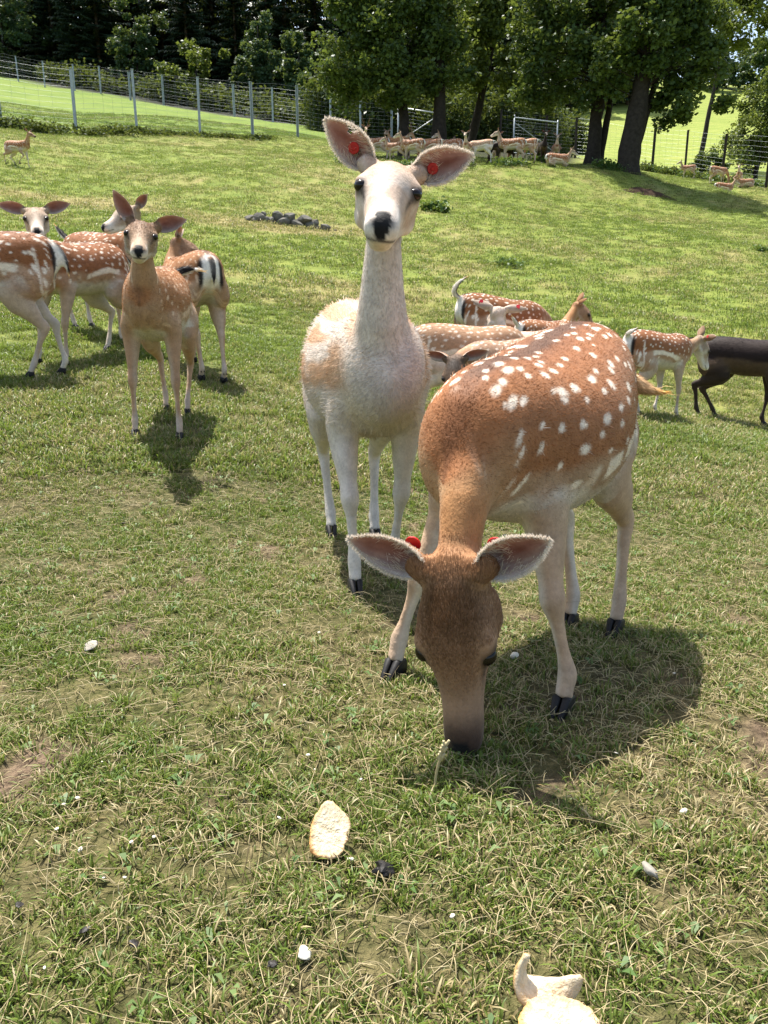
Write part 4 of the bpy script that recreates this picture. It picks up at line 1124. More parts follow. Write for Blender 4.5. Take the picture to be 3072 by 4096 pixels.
def fur_mesh(V, F, ctx, pal, pose, seed, n, length, width, lift=(.14, .42), minl=0.0, keep=None):
    rs = np.random.default_rng(seed + 7)
    T = np.vstack([F[:, [0, 1, 2]], F[:, [0, 2, 3]]]); a, b, c = V[T[:, 0]], V[T[:, 1]], V[T[:, 2]]
    nn = np.cross(b - a, c - a); ar = np.linalg.norm(nn, axis=1)
    hm = tq_head(V, ctx)[T[:, 0]] if keep else 0.0
    pw = ar * (1 + 3.5 * hm); ti = rs.choice(len(T), n, p=pw / pw.sum())
    r1, r2 = np.sqrt(rs.random(n)), rs.random(n)
    P = a[ti] * (1 - r1)[:, None] + b[ti] * (r1 * (1 - r2))[:, None] + c[ti] * (r1 * r2)[:, None]
    # smooth normals from vertices
    vn = np.zeros_like(V)
    for k in range(3):
        for ax in range(3): vn[:, ax] += np.bincount(T[:, k], nn[:, ax], len(V))
    vn /= np.linalg.norm(vn, axis=1)[:, None] + 1e-12
    Nn = vn[T[ti, 0]] * (1 - r1)[:, None] + vn[T[ti, 1]] * (r1 * (1 - r2))[:, None] + vn[T[ti, 2]] * (r1 * r2)[:, None]
    Nn /= np.linalg.norm(Nn, axis=1)[:, None] + 1e-12
    C, D, Ln = coat_colour(P, ctx, pal, pose, seed)
    ok = Ln > .05
    P, Nn, C, D, Ln = P[ok], Nn[ok], C[ok], D[ok], Ln[ok]; n = len(P)
    Wt_t = (P[:, 0] < .3).astype(float)
    D = D + rs.normal(0, .16, (n, 3)) + .35 * (np.stack([vnoise(P * 30, seed + s_) for s_ in (1, 2, 3)], 1) - .5)
    D = D - (D * Nn).sum(1)[:, None] * Nn; D /= np.linalg.norm(D, axis=1)[:, None] + 1e-9
    el = rs.uniform(lift[0], lift[1], n)
    L = length * Ln * rs.uniform(.6, 1.25, n)
    wild = (rs.random(n) < (.05 if pal == 'white' else .012)) & (Ln > .9) & (Wt_t > .6); L = np.where(wild, L * 1.9, L); el = np.where(wild, el + .35, el)
    W = np.cross(Nn, D)
    roll = rs.normal(0, .5, n)[:, None]
    W = W * np.cos(roll) + Nn * np.sin(roll) * .6
    hw = (width * rs.uniform(.7, 1.3, n))[:, None] / 2
    P0 = P - Nn * .0015
    mid = P0 + (D * np.cos(el)[:, None] + Nn * np.sin(el)[:, None]) * (L * .55)[:, None]
    tip = mid + (D * np.cos(el * .35)[:, None] + Nn * np.sin(el * .35)[:, None]) * (L * .45)[:, None]
    Vv = np.stack([P0 - W * hw, P0 + W * hw, mid + W * hw * .8, mid - W * hw * .8, tip], 1).reshape(-1, 3)
    i = np.arange(n)[:, None] * 5
    Q = i + np.array([[0, 1, 2, 3]]); Tt = i + np.array([[3, 2, 4]])
    C = C * (rs.uniform(.62, 1.36, n) if keep and pal != 'white' else rs.uniform(.78, 1.2, n))[:, None]
    tipc = np.clip(C * 1.12, 0, .9)
    CC = np.stack([C * .8, C * .8, C, C, tipc], 1).reshape(-1, 3)
    return mesh_np('fur', Vv, [Q, Tt], True, {'coat': CC}, M_FUR)

DEER_PTS = {}
QV = globals().get('QV', 1.0); QF = globals().get('QF', 1.0)
def make_deer(label, cat, group, loc, psi, scale, pose, pal, voxel=.009, fur=0, furlen=.016, furw=.0016, seed=1, tags=(), antler=0.0, name='fallow_deer', adapt=True, extra_fur=None):
    voxel = voxel * QV; fur = int(fur * QF)
    x0, y0 = loc; z0 = gz(x0, y0); ps = R(psi); cp, sp = math.cos(ps), math.sin(ps)
    root = empty(name, (x0, y0, z0), ps, scale)
    tag(root, label, cat, group)
    pose = dict(pose)
    # let each hoof follow the ground it stands on
    lg = dict(pose.get('legs', {}))
    if adapt:
        base = {'FL': (.228, .075), 'FR': (.228, -.075), 'RL': (-.345, .072), 'RR': (-.345, -.072)}
        for k, b in base.items():
            o = lg.get(k, (0, 0, 0)); lx, ly = (b[0] + o[0] + .02) * scale, (b[1] + o[1]) * scale
            wx, wy = x0 + lx * cp - ly * sp, y0 + lx * sp + ly * cp
            dz = (gz(wx, wy) - z0) / scale
            lg[k] = (o[0], o[1], o[2] + dz)
        pose['legs'] = lg
        zf = .5 * (lg['FL'][2] + lg['FR'][2]) - .5 * (pose.get('lift', {}).get('F', 0)); zr = .5 * (lg['RL'][2] + lg['RR'][2])
    V, F, ctx, hoofs = make_body(pose, voxel, pal, seed, fur, furlen, scale)
    nb = len(V)
    C, D, Ln = coat_colour(V, ctx, pal, pose, seed)
    furV, furF = V, F
    ear = np.zeros(nb); Vs, Fs = [V], [F]; off = nb; earinfo = {}; earlist = []
    p = PAL[pal]
    for sg in (1, -1):
        Ve, Fe, fr, A, B, info = make_ear(ctx, pose, sg, 2 if voxel < .007 else 1)
        earinfo[sg] = info; earlist.append((Ve, fr, A, B, info))
        inner = np.array((.36, .27, .245)); rimc = np.array((.70, .62, .54)); dark = np.array((.115, .060, .048)); back = np.array(p['neck'])
        if pal == 'black': rimc = np.array((.10, .08, .07)); inner = np.array((.06, .04, .035))
        cen = np.exp(-(B / .5)**2) * sstep(.15, .35, A) * sstep(1.0, .75, A)
        edge = sstep(.62, .95, np.abs(B)) + sstep(.88, 1., A)
        strk = vnoise(np.stack([A * 5, B * 7, A * 0 + sg], 1), seed)
        cf = inner + (dark - inner) * (cen * (.4 + .6 * strk))[:, None]
        cf = cf + (rimc - cf) * np.clip(edge * .8 + .75 * sstep(.34, .05, A) * strk + .45 * sstep(.55, .85, strk) * (1 - cen), 0, 1)[:, None]
        cb = back * (1 - .25 * A)[:, None] * .9
        cb = cb + (rimc - cb) * (sstep(.85, 1, np.abs(B)) * .6)[:, None]
        c = np.where(fr[:, None] > .5, cf, cb)
        Vs.append(Ve); Fs.append(Fe + off); off += len(Ve)
        C = np.vstack([C, c]); ear = np.r_[ear, sstep(.1, .3, A)]
    me = mesh_np('deer_body', np.vstack(Vs), np.vstack(Fs), True, {'coat': C, 'ear': ear}, M_COAT)
    body = obj('body', me, root)
    H = ctx['H']; hs = ctx['hs']
    for sg in (1, -1):
        ax = np.stack([nrm(ctx['f'] - sg * ctx['s'] * .5) * .0145, nrm(ctx['u'] - sg * ctx['s'] * .3) * .0113, nrm(ctx['s'] * sg + ctx['f'] * .5 + ctx['u'] * .3) * .0118]) * hs
        obj('eye', ball_mesh('eye', H(.1165, sg * .0490, .0165), ax, M_EYE), root)
    for (k, co, last, fet, w) in hoofs:
        obj('hoof', hoof_mesh(co, last, fet, w, 1), root)
    for sg, a_, b_, *back_ in tags:
        base, dw, ww, nw, L = earinfo[sg]
        cpt = base + dw * L * a_ + ww * b_ * .03 * hs - nw * (.016 * (1 - b_ * b_) * (1 - a_) * 1.6) * hs
        bm = bmesh.new()
        for k_, (rr, h0, h1) in enumerate([(.0112, .000, .0025), (.0045, .0025, .0045)] if not back_ else []):
            r_ = bmesh.ops.create_cone(bm, cap_ends=True, segments=20, radius1=rr, radius2=rr * .92, depth=h1 - h0)
            bmesh.ops.translate(bm, verts=r_['verts'], vec=(0, 0, (h0 + h1) / 2))
        if not back_: bmesh.ops.bevel(bm, geom=[e for e in bm.edges], offset=.0008, segments=1, affect='EDGES')
        for s2 in (0,):
            pass
        M = Matrix(np.stack([dw, ww, nw], 1).tolist())
        for v in bm.verts: v.co = Vector(cpt) + M @ (v.co * hs)
        r_ = bmesh.ops.create_cone(bm, cap_ends=True, segments=18, radius1=.0125 * hs, radius2=.0125 * hs, depth=.003 * hs)
        for v in r_['verts']: v.co = Vector(cpt - nw * .016 * hs) + M @ v.co
        tm = bpy.data.meshes.new('ear_tag'); bm.to_mesh(tm); bm.free(); tm.materials.append(M_TAG)
        obj('ear_tag', tm, root)
    if antler > 0:
        for sg in (1, -1):
            b0 = H(.02, sg * .028, .055)
            pts = np.array([b0 + antler * (ctx['u'] * a1 + ctx['s'] * sg * a2 + ctx['f'] * a3) for a1, a2, a3 in [(-.02, 0, 0), (.10, .05, -.02), (.22, .10, -.05), (.34, .09, -.03)]])
            V1, Fq, Ft = Tube(pts, [.012, .010, .008, .003], [.012, .010, .008, .003], ctx['f'], 3).mesh(8)
            br = np.array([pts[1] - .0 * pts[1], pts[1] + antler * (ctx['f'] * .08 + ctx['u'] * .06), pts[1] + antler * (ctx['f'] * .10 + ctx['u'] * .13)])
            V2, Fq2, Ft2 = Tube(br, [.008, .006, .002], [.008, .006, .002], ctx['s'], 3).mesh(8)
            obj('antler', mesh_np('antler', np.vstack([V1, V2]), [np.vstack([Fq, Fq2 + len(V1)]), np.vstack([Ft, Ft2 + len(V1)])], True, None, M_ANTLER), root)
    if fur:
        fm = fur_mesh(furV, furF, ctx, pal, pose, seed, fur, furlen, furw, keep=voxel < .0075)
        obj('fur', fm, root)
        if voxel < .0065: obj('ear_hair', ear_fur(earlist, ctx, seed, np.array((.74, .66, .57))), root)
    # key points for checking against the photograph
    def W(p_): 
        p_ = np.asarray(p_) * scale; return (x0 + p_[0] * cp - p_[1] * sp, y0 + p_[0] * sp + p_[1] * cp, z0 + p_[2])
    DEER_PTS[label] = {'poll': project(W(H(0, 0, .06))), 'nose': project(W(H(.27, 0, -.03))), 'withers': project(W((.2, 0, .75 + ctx['tz'](.2)))), 'croup': project(W((-.3, 0, .765 + ctx['tz'](-.3)))),
                       'eyeL': project(W(H(.108, .0545, .0135))), 'eyeR': project(W(H(.108, -.0545, .0135))),
                       'earL': project(W(earinfo[1][0] + earinfo[1][1] * earinfo[1][4])), 'earR': project(W(earinfo[-1][0] + earinfo[-1][1] * earinfo[-1][4])),
                       **{k: project(W(co - np.array([0, 0, .03]))) for k, co, _, _, _ in hoofs}}
    return root

# ------------------------------------------------------------------ the herd
D1 = make_deer('white fallow doe facing the camera with raised head and notched ear', 'deer', 'fallow deer near the camera',
    (-.055, 2.20), -80, 1.0,
    dict(neck=[(.26, 0, .60), (.40, -.015, .69), (.37, -.02, .86), (.43, -.01, .978)], head=(-12, -13, -9), hs=1.12, neckw=.84, belly=1.15, slim=.0,
         legs={'FR': (.09, .0, 0), 'FL': (-.12, -.005, 0), 'RL': (.08, .0, 0), 'RR': (.06, .0, 0)},
         ears={'L': ((-.10, .85, .40), (.95, .25, .1)), 'R': ((-.10, .80, .58), (.95, .35, .1))}, notch=(-1, .62, -1), earlen=.84),
    'white', voxel=.006, fur=190000, furlen=.015, furw=.0013, seed=11, tags=((1, .36, -.1), (-1, .42, .1)))
D2 = make_deer('large rust-brown white-spotted doe grazing in front with head down', 'deer', 'fallow deer near the camera',
    (.306, 1.56), -121, .92,
    dict(neck=[(.25, 0, .58), (.38, .015, .52), (.45, .04, .46), (.48, .05, .345)], head=(31, -74, 21), tilt=-.09, hs=1.17, neckw=.84, belly=1.3, wide=1.10, drop=.03, tantail=1, legw=1.05,
         legs={'FR': (.08, -.10, 0), 'FL': (.04, .11, 0), 'RL': (.09, .08, 0), 'RR': (.11, .11, 0)},
         ears={'both': ((-.46, .87, .2), (.45, .15, .9))}, earlen=.88,
         tail=[(-.43, 0, .68), (-.475, .05, .62), (-.45, .13, .55), (-.44, .20, .57)]),
    'menil', voxel=.006, fur=240000, furlen=.0095, furw=.0012, seed=22, tags=((1, .30, .45, 1), (-1, .30, -.48, 1)))

UP = dict(neck=[(.26, 0, .60), (.38, 0, .68), (.36, 0, .80), (.43, 0, .90)], head=(0, -15, 0))
# left group
make_deer('brown doe facing the camera with ears spread in the left group', 'deer', 'fallow deer near the camera',
    (-1.0, 3.52), -84, .93,
    dict(neck=[(.26, 0, .60), (.39, .01, .66), (.37, .02, .76), (.42, .03, .845)], head=(8, -10, -7), hs=1.08, neckw=.88, belly=1.0, wide=.9, legw=.92,
         legs={'FR': (.04, -.02, 0), 'FL': (.05, .03, 0), 'RL': (.10, .0, 0), 'RR': (.02, .02, 0)},
         ears={'L': ((-.1, .9, .35), (.95, .25, .0)), 'R': ((-.1, .5, .85), (.9, .5, .1))}, earlen=.95,
         tail=[(-.43, 0, .70), (-.49, .02, .74), (-.50, .10, .78), (-.48, .18, .74)]),
    'tan', voxel=.007, fur=50000, furlen=.014, furw=.0022, seed=31)
make_deer('spotted doe cut off by the left frame edge, hindquarters showing', 'deer', 'fallow deer near the camera',
    (-2.17, 4.22), -160, .98,
    dict(neck=[(.26, 0, .60), (.40, 0, .62), (.48, 0, .55), (.55, 0, .42)], head=(0, -60, 0),
         legs={'RL': (.10, 0, 0), 'RR': (-.06, 0, 0)}),
    'common', voxel=.008, fur=36000, furlen=.013, furw=.0028, seed=32)
make_deer('spotted doe in the left group with head turned to the camera above its neighbour', 'deer', 'fallow deer near the camera',
    (-1.90, 4.98), -112, .95,
    dict(neck=[(.26, 0, .60), (.36, .03, .68), (.34, .05, .76), (.36, .07, .85)], head=(44, -14, 3), hs=1.15,
         ears={'both': ((-.1, .95, .22), (.9, .3, .1))}, legs={'FL': (.03, 0, 0), 'FR': (.10, 0, 0), 'RR': (.04, 0, 0)},
         tail=[(-.43, 0, .70), (-.48, 0, .68), (-.51, 0, .63), (-.55, 0, .60)]),
    'common', voxel=.008, fur=36000, furlen=.013, furw=.0028, seed=33)
make_deer('slender spotted doe at the back of the left group looking over its shoulder', 'deer', 'fallow deer near the camera',
    (-1.98, 5.75), -35, .96,
    dict(neck=[(.26, 0, .60), (.38, .0, .68), (.37, .0, .76), (.39, -.02, .84)], head=(-85, -16, 0), hs=1.12,
         ears={'L': ((-.1, .85, .5), (.8, .5, .1)), 'R': ((-.15, .7, .75), (.9, .3, .1))},
         tail=[(-.43, 0, .70), (-.48, 0, .74), (-.55, 0, .78), (-.60, 0, .84)]),
    'common', voxel=.008, fur=36000, furlen=.013, furw=.0028, seed=34)
make_deer('doe seen from behind, black tail on white rump, beside the brown doe', 'deer', 'fallow deer near the camera',
    (-1.20, 4.94), 122, .93,
    dict(neck=[(.26, 0, .60), (.38, .0, .66), (.36, -.03, .75), (.38, -.06, .83)], head=(-112, -30, 0), hs=1.1,
         legs={'RL': (.0, 0, 0), 'RR': (-.04, .01, 0), 'FL': (.04, 0, 0)}, legw=1.05,
         tail=[(-.43, 0, .70), (-.47, 0, .68), (-.48, 0, .60), (-.475, 0, .53)]),
    'tan', voxel=.008, fur=36000, furlen=.013, furw=.0028, seed=35)
# behind the two foreground does
make_deer('white-bellied spotted fawn half hidden behind the white doe', 'deer', 'fallow deer near the camera',
    (.46, 4.22), 12, .75,
    dict(neck=[(.26, 0, .60), (.40, 0, .60), (.48, 0, .52), (.54, 0, .40)], head=(0, -60, 0), belly=1.1,
         legs={'RL': (.0, 0, 0), 'RR': (-.06, 0, 0)}, tail=[(-.43, 0, .70), (-.50, -.04, .70), (-.52, -.10, .62), (-.44, -.13, .70)]),
    'roan', voxel=.008, fur=40000, furlen=.013, furw=.0028, seed=41)
make_deer('dark chestnut spotted deer with black tail raised', 'deer', 'fallow deer near the camera',
    (.86, 5.75), 25, .86,
    dict(neck=[(.26, 0, .60), (.40, 0, .60), (.48, 0, .52), (.54, 0, .40)], head=(0, -60, 0), tilt=-.08,
         tail=[(-.43, 0, .71), (-.52, 0, .74), (-.50, -.04, .82), (-.40, -.12, .88)]),
    'common', voxel=.008, fur=36000, furlen=.012, furw=.0028, seed=42)
make_deer('pale deer with red tags on both ears, head seen from behind', 'deer', 'fallow deer near the camera',
    (.95, 4.62), 150, .70,
    dict(neck=[(.26, 0, .60), (.38, .0, .63), (.40, -.01, .74), (.45, -.03, .86)], head=(-62, -32, 4), hs=1.36, neckw=.95, tilt=-.1,
         ears={'L': ((-.25, .92, .25), (.9, .3, .0)), 'R': ((-.1, .95, .1), (.9, -.1, .0))}),
    'pale', voxel=.008, fur=30000, furlen=.012, furw=.0028, seed=43, tags=((1, .62, 0), (-1, .62, 0)))
make_deer('dark-faced deer peering past the back of the grazing doe', 'deer', 'fallow deer near the camera',
    (.62, 3.86), -148, .73,
    dict(neck=[(.26, 0, .60), (.38, .0, .64), (.45, .03, .63), (.49, .05, .60)], head=(45, -42, 4), hs=1.22,
         ears={'both': ((-.3, .9, .1), (.8, .3, .2))}),
    'darkface', voxel=.008, fur=36000, furlen=.012, furw=.0026, seed=44)
make_deer('brown young deer beyond the grazing doe, head in profile facing right', 'deer', 'fallow deer near the camera',
    (1.13, 5.55), 42, .70,
    dict(neck=[(.26, 0, .60), (.40, 0, .68), (.42, 0, .78), (.52, 0, .87)], head=(-40, -42, 0), hs=1.2,
         ears={'L': ((-.25, .55, .8), (.7, .6, .1)), 'R': ((-.2, .9, .25), (.8, .3, .1))},
         tail=[(-.43, 0, .70), (-.47, 0, .73), (-.50, 0, .77), (-.54, 0, .80)]),
    'menil', voxel=.008, fur=30000, furlen=.011, furw=.0028, seed=45)
make_deer('small spotted fawn standing at the right behind the dark buck', 'deer', 'fallow deer near the camera',
    (1.79, 5.12), 32, .72,
    dict(neck=[(.26, 0, .58), (.40, 0, .58), (.46, 0, .62), (.555, 0, .655)], head=(-12, -58, 0), hs=1.1, tilt=-.05,
         ears={'L': ((-.4, .3, .9), (.7, .6, .1)), 'R': ((-.2, .95, .0), (.7, .1, .6))},
         legs={'FL': (-.10, 0, 0), 'FR': (.02, 0, 0), 'RR': (.06, 0, 0)},
         tail=[(-.43, 0, .70), (-.47, -.02, .72), (-.47, -.06, .73), (-.40, -.10, .78)]),
    'common', voxel=.008, fur=36000, furlen=.011, furw=.0026, seed=46, tags=((-1, .5, 0),))
make_deer('almost black young buck walking out of the frame at right', 'deer', 'fallow deer near the camera',
    (2.72, 5.82), -26, .84,
    dict(neck=[(.26, 0, .60), (.40, 0, .66), (.46, 0, .74), (.52, 0, .84)], head=(0, -20, 0), belly=.9,
         legs={'RL': (.10, 0, 0), 'RR': (-.03, 0, 0), 'FL': (-.06, 0, 0), 'FR': (.04, 0, 0)}, legw=1.1,
         tail=[(-.43, 0, .71), (-.48, 0, .74), (-.52, .02, .73), (-.58, .04, .72)]),
    'black', voxel=.008, fur=36000, furlen=.012, furw=.0028, seed=47)

# ------------------------------------------------------------------ the herd resting under the trees, far fawn, right-hand deer
def far_proto(pose, pal, seed, label, x, y, psi, s, antler=0.0, lying=False):
    r = make_deer(label, 'deer', 'far deer of the herd', (x, y), psi, s, pose, pal, voxel=.016, seed=seed, antler=antler)
    if lying: r.location.z -= .335 * s
    return r
PU = dict(neck=[(.26, 0, .60), (.38, 0, .68), (.37, 0, .80), (.43, 0, .92)], head=(0, -15, 0), earlen=1.15, legw=1.15)
PT = dict(PU, head=(70, -12, 0))
PG = dict(neck=[(.26, 0, .60), (.40, 0, .58), (.47, 0, .45), (.50, 0, .28)], head=(0, -70, 0), earlen=1.1, tilt=-.06, legw=1.15, tail=[(-.43, 0, .70), (-.5, 0, .70), (-.56, 0, .66), (-.60, 0, .60)])
PL = dict(neck=[(.26, 0, .60), (.40, 0, .66), (.40, 0, .76), (.47, 0, .84)], head=(0, -20, 0), earlen=1.15,
          legs={'FL': (.10, 0, .33), 'FR': (.06, 0, .33), 'RL': (.22, .05, .33), 'RR': (.20, -.05, .33), 'FLk': (.36, .09, .40), 'FRk': (.34, -.09, .40), 'RLk': (-.36, .15, .42), 'RRk': (-.36, -.15, .42)})
PW = dict(PU, legs={'FR': (-.16, 0, .10), 'FL': (.06, 0, 0), 'RL': (.14, 0, 0), 'RR': (-.08, 0, 0), 'FRk': (.24, -.08, .30)})
_x, _y, _ = at_px(20, 167)
fw = far_proto(PW, 'menil', 60, 'lone young deer walking near the left frame edge below the fence', _x, _y, -12, .78)
FD = [  # px, depth, psi, kind, scale, label
    (364, 27.0, -80, 'UA', 1.0, 'leftmost antlered buck of the resting herd, facing the camera'),
    (377, 28.0, 172, 'U', 1.0, 'brown deer standing side-on left of the double tree'),
    (395, 26.8, 168, 'U', .82, 'small deer with pale belly in front of its larger neighbour at the left trunk'),
    (399, 28.2, 165, 'T', 1.0, 'tall deer behind the small one at the left trunk'),
    (412, 26.6, 166, 'U', 1.0, 'doe with raised head just right of the left trunk'),
    (424, 27.6, 176, 'UA', 1.0, 'antlered buck standing behind the doe between the two trunks'),
    (431, 26.9, 150, 'G', .95, 'deer turned away with lowered head before the second trunk'),
    (440, 28.4, 10, 'G', .85, 'grazing dark-shaded deer right beside the second trunk'),
    (450, 27.4, 168, 'U', 1.0, 'doe looking left behind the ear of the white doe'),
    (460, 28.6, 120, 'T', .95, 'shaded deer in the second row by the leaning trunk'),
    (467, 26.0, -105, 'U', .95, 'rust deer facing the camera right of the leaning trunk'),
    (480, 26.4, 178, 'GP', 1.0, 'pale spotted deer grazing with white tail stretched out'),
    (497, 27.0, -92, 'U', .9, 'grey-brown deer standing head-on in the middle of the clearing'),
    (503, 26.6, 186, 'GB', .95, 'blackish deer grazing in front of the tall doe'),
    (511, 26.4, 172, 'U', 1.08, 'tall rust doe with head held highest beside the right gate'),
    (524, 26.6, 165, 'G', 1.0, 'rust deer half hidden behind the tall doe'),
    (535, 28.0, 175, 'G', .8, 'small dark deer grazing below the right gate'),
    (542, 27.2, -88, 'B', .95, 'black deer facing the camera with ears spread wide'),
    (555, 27.6, -95, 'U', .95, 'brown deer facing the camera beside the black one'),
    (558, 26.2, 10, 'LP', 1.0, 'pale spotted deer lying on the ground below the right tree group'),
    (549, 27.9, -60, 'L', .95, 'brown deer lying behind the black one'),
    (689, 36.0, 170, 'U', .8, 'single deer standing by a post of the right fence'),
    (720, 34.0, 10, 'G', 1.0, 'brown deer with lowered head at the right fence shrub'),
    (727, 31.0, 12, 'LP', 1.0, 'pale deer lying in front of the right fence'),
    (741, 33.5, -120, 'U', .85, 'brown deer at the right fence near the frame edge'),
    (748, 32.8, -170, 'L', .9, 'resting deer at the right frame edge by the fence')]
KIND = {'U': (PU, 'common', 0), 'T': (PT, 'tan', 0), 'UA': (PU, 'tan', 1.0), 'G': (PG, 'menil', 0), 'GP': (PG, 'roan', 0), 'GB': (PG, 'black', 0), 'B': (PU, 'black', 0), 'L': (PL, 'menil', 0), 'LP': (PL, 'common', 0)}
proto = {}
for i, (px, zd, psi, kind, s, lab) in enumerate(FD):
    x, y, z = at_px_d(px, zd)
    if kind not in proto:
        ps_, pal_, an_ = KIND[kind]
        proto[kind] = far_proto(ps_, pal_, 70 + i, lab, x, y, psi, s, an_, kind[0] == 'L')
    else:
        c = copy_tree(proto[kind]); c.location = (x, y, z - (.335 * s if kind[0] == 'L' else .01)); c.rotation_euler = (0, 0, R(psi)); c.scale = (s, s, s)
        c['label'] = lab

# ------------------------------------------------------------------ stone heap
M_STONE = simple_mat('field_stone', (.12, .112, .095), .9, .15, .55, 7, .02)
def rock(name, rx, ry, rz, seed, mat, sub=3, rough=.28, parent=None):
    bm = bmesh.new(); bmesh.ops.create_icosphere(bm, subdivisions=sub, radius=1)
    P = np.array([v.co[:] for v in bm.verts]); rs = np.random.default_rng(seed)
    for k in range(7):     # chop flat facets
        d_ = nrm(rs.normal(size=3)); h = rs.uniform(.55, .85); t = P @ d_; P = P - np.maximum(0, t - h)[:, None] * d_[None] * .9
    P = P * (1 + rough * (fbm(P * 1.7, seed, 3) - .5))[:, None] * (1 + rough * .35 * (vnoise(P * 7, seed + 4) - .5))[:, None] * np.array((rx, ry, rz))
    for v, p in zip(bm.verts, P): v.co = Vector(p)
    me = bpy.data.meshes.new(name); bm.to_mesh(me); bm.free()
    me.polygons.foreach_set('use_smooth', np.ones(len(me.polygons), bool)); me.materials.append(mat)
    return obj(name, me, parent)
hx, hy, hz = at_px(288, 222)
heap = empty('stone_heap', (hx, hy, hz)); tag(heap, 'low heap of grey field stones on the grass slope', 'stone heap')
for i, (cx, cy, w, h) in enumerate([(310, 228, 150, 60), (450, 208, 160, 80), (520, 245, 140, 60), (600, 250, 120, 70), (690, 195, 150, 85), (755, 285, 200, 90), (850, 210, 150, 100), (945, 300, 170, 80),
                                  (1040, 245, 190, 80), (1110, 330, 150, 80), (1185, 285, 100, 70), (1215, 345, 70, 50), (1310, 345, 160, 70), (590, 290, 110, 40), (500, 165, 90, 50), (390, 240, 120, 50), (1455, 382, 50, 30)]):
    px, py = (900 + cx / 3.318) / 4, (800 + cy / 3.318) / 4
    yb = np.interp(px, [243, 331], [219.5, 230.5])
    x, y, z = at_px(px, yb + 1.5); zd = project((x, y, z))[2]; sc = zd / FPX / 3.318 / 4 * .5
    y += .25 * (yb - py) * zd / FPX + .1; z = z + max((yb - py) * zd / FPX, h * sc * .5)
    o = rock('stone', w * sc * 1.2, w * sc * .9, h * sc * 1.7, 400 + i, M_STONE, 2, .3, heap)
    o.location = Vector((x, y, z)) - Vector((hx, hy, hz)); o.rotation_euler = (0, random.uniform(-.25, .25), random.uniform(-.4, .4))
    o.data.polygons.foreach_set('use_smooth', np.zeros(len(o.data.polygons), bool))

M_SOIL = simple_mat('dark_soil', (.050, .032, .022), 1.0, .05, .5, 25, .02)
def mound(label, px, py, rx, ry, h, seed, cat='mound', name='soil_mound'):
    x0, y0, z0 = at_px(px, py); k, n = 9, 26; V = []
    for i in range(k + 1):
        for j in range(n):
            a = j / n * 6.2832; r = i / k; x = x0 + math.cos(a) * rx * r * (1 + .3 * math.sin(3 * a + seed)); y = y0 + math.sin(a) * ry * r * (1 + .2 * math.cos(2 * a))
            V.append((x, y, 0))
    V = np.array(V); r = np.repeat(np.arange(k + 1) / k, n)
    V[:, 2] = ground_np(V[:, 0], V[:, 1]) + (h * (1 - r**2)) * (.5 + n2(V[:, 0], V[:, 1], 6, seed, 3)) - .03 * r**4
    i = np.arange(k)[:, None] * n; j = np.arange(n)[None]; j2 = (j + 1) % n
    F = np.stack([i + j, i + n + j, i + n + j2, i + j2], -1).reshape(-1, 4)
    o = obj(name, mesh_np(name, V - np.array((x0, y0, z0)), F, True, None, M_SOIL)); o.location = (x0, y0, z0)
    return tag(o, label, cat)
mound('dark scraped patch of bare earth on the slope below the thick trunk', 647, 194, .85, .55, .13, 3)

# ------------------------------------------------------------------ weeds
M_WEED = leaf_mat('nettle_leaf', (.035, .085, .018), (.085, .155, .035), .3)
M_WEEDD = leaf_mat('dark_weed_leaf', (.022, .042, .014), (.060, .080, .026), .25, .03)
def weeds(label, px, py, w, h, n, ls, mat, seed, group, zd=None):
    bs = at_px(px, py) if zd is None else at_px_d(px, zd)
    rs = np.random.default_rng(seed)
    cl = [(rs.uniform(-.6, .6) * w, rs.uniform(-.35, .35) * w, h * rs.uniform(.3, .55), w * .45, w * .35, h * .42) for _ in range(5)]
    root = empty('weed_clump', bs); tag(root, label, 'weeds', group)
    cl = np.array(cl); ci = rs.integers(0, 5, n); d_ = rs.normal(size=(n, 3)) * .55
    P = cl[ci, :3] + d_ * cl[ci, 3:]; P[:, 2] = np.abs(P[:, 2])
    wz = ground_np(P[:, 0] + bs[0], P[:, 1] + bs[1]) - bs[2]; 
    base = P.copy(); base[:, 2] = wz - .02; P[:, 2] += wz
    V, F = leaves(P, ls, rs, 1.2); tint = np.clip(P[:, 2] / h * .5 + rs.uniform(0, .6, n), 0, 1)
    obj('leaves', mesh_np('leaves', V, F, True, {'tint': np.repeat(tint, 4)}, mat), root)['kind'] = 'stuff'
    k = np.arange(0, n, 5); W = np.array((.004, 0, 0)) * (1 + ls * 8)
    Vs = np.stack([base[k] - W, base[k] + W, P[k]], 1).reshape(-1, 3)
    obj('stems', mesh_np('stems', Vs, np.arange(len(Vs)).reshape(-1, 3), True, {'tint': np.full(len(Vs), .6)}, mat), root)['kind'] = 'stuff'
WG = 'bright weed clumps on the mound'
for i, (px, py, w, h, lab) in enumerate([(410, 171, .7, .32, 'bright weeds under the standing herd left of the leaning trunk'), (440, 168, .9, .30, 'bright weeds at the feet of the herd behind the white doe\'s ear'), (513, 166, .75, .30, 'bright weed clump on the crest right of the tall doe'), (545, 163, .8, .36, 'leafy pale weed clump beside the lying deer'),
                                 (604, 168, .6, .28, 'low weed clump left of the thick trunk'), (618, 171, .5, .2, 'small weed clump at the foot of the thick trunk'), (436, 212, .35, .22, 'weed tuft beside the white doe\'s cheek'), (350, 166, .5, .3, 'weed tuft left of the white doe\'s notched ear'), (508, 266, .28, .10, 'flat weed patch in the open grass behind the spotted deer'), (765, 252, .2, .10, 'small weed patch at the right frame edge')]):
    weeds(lab, px, py, w, h, 420, .085 if h > .2 else .04, M_WEED, 700 + i, WG)
FG = 'weeds along the left fence'
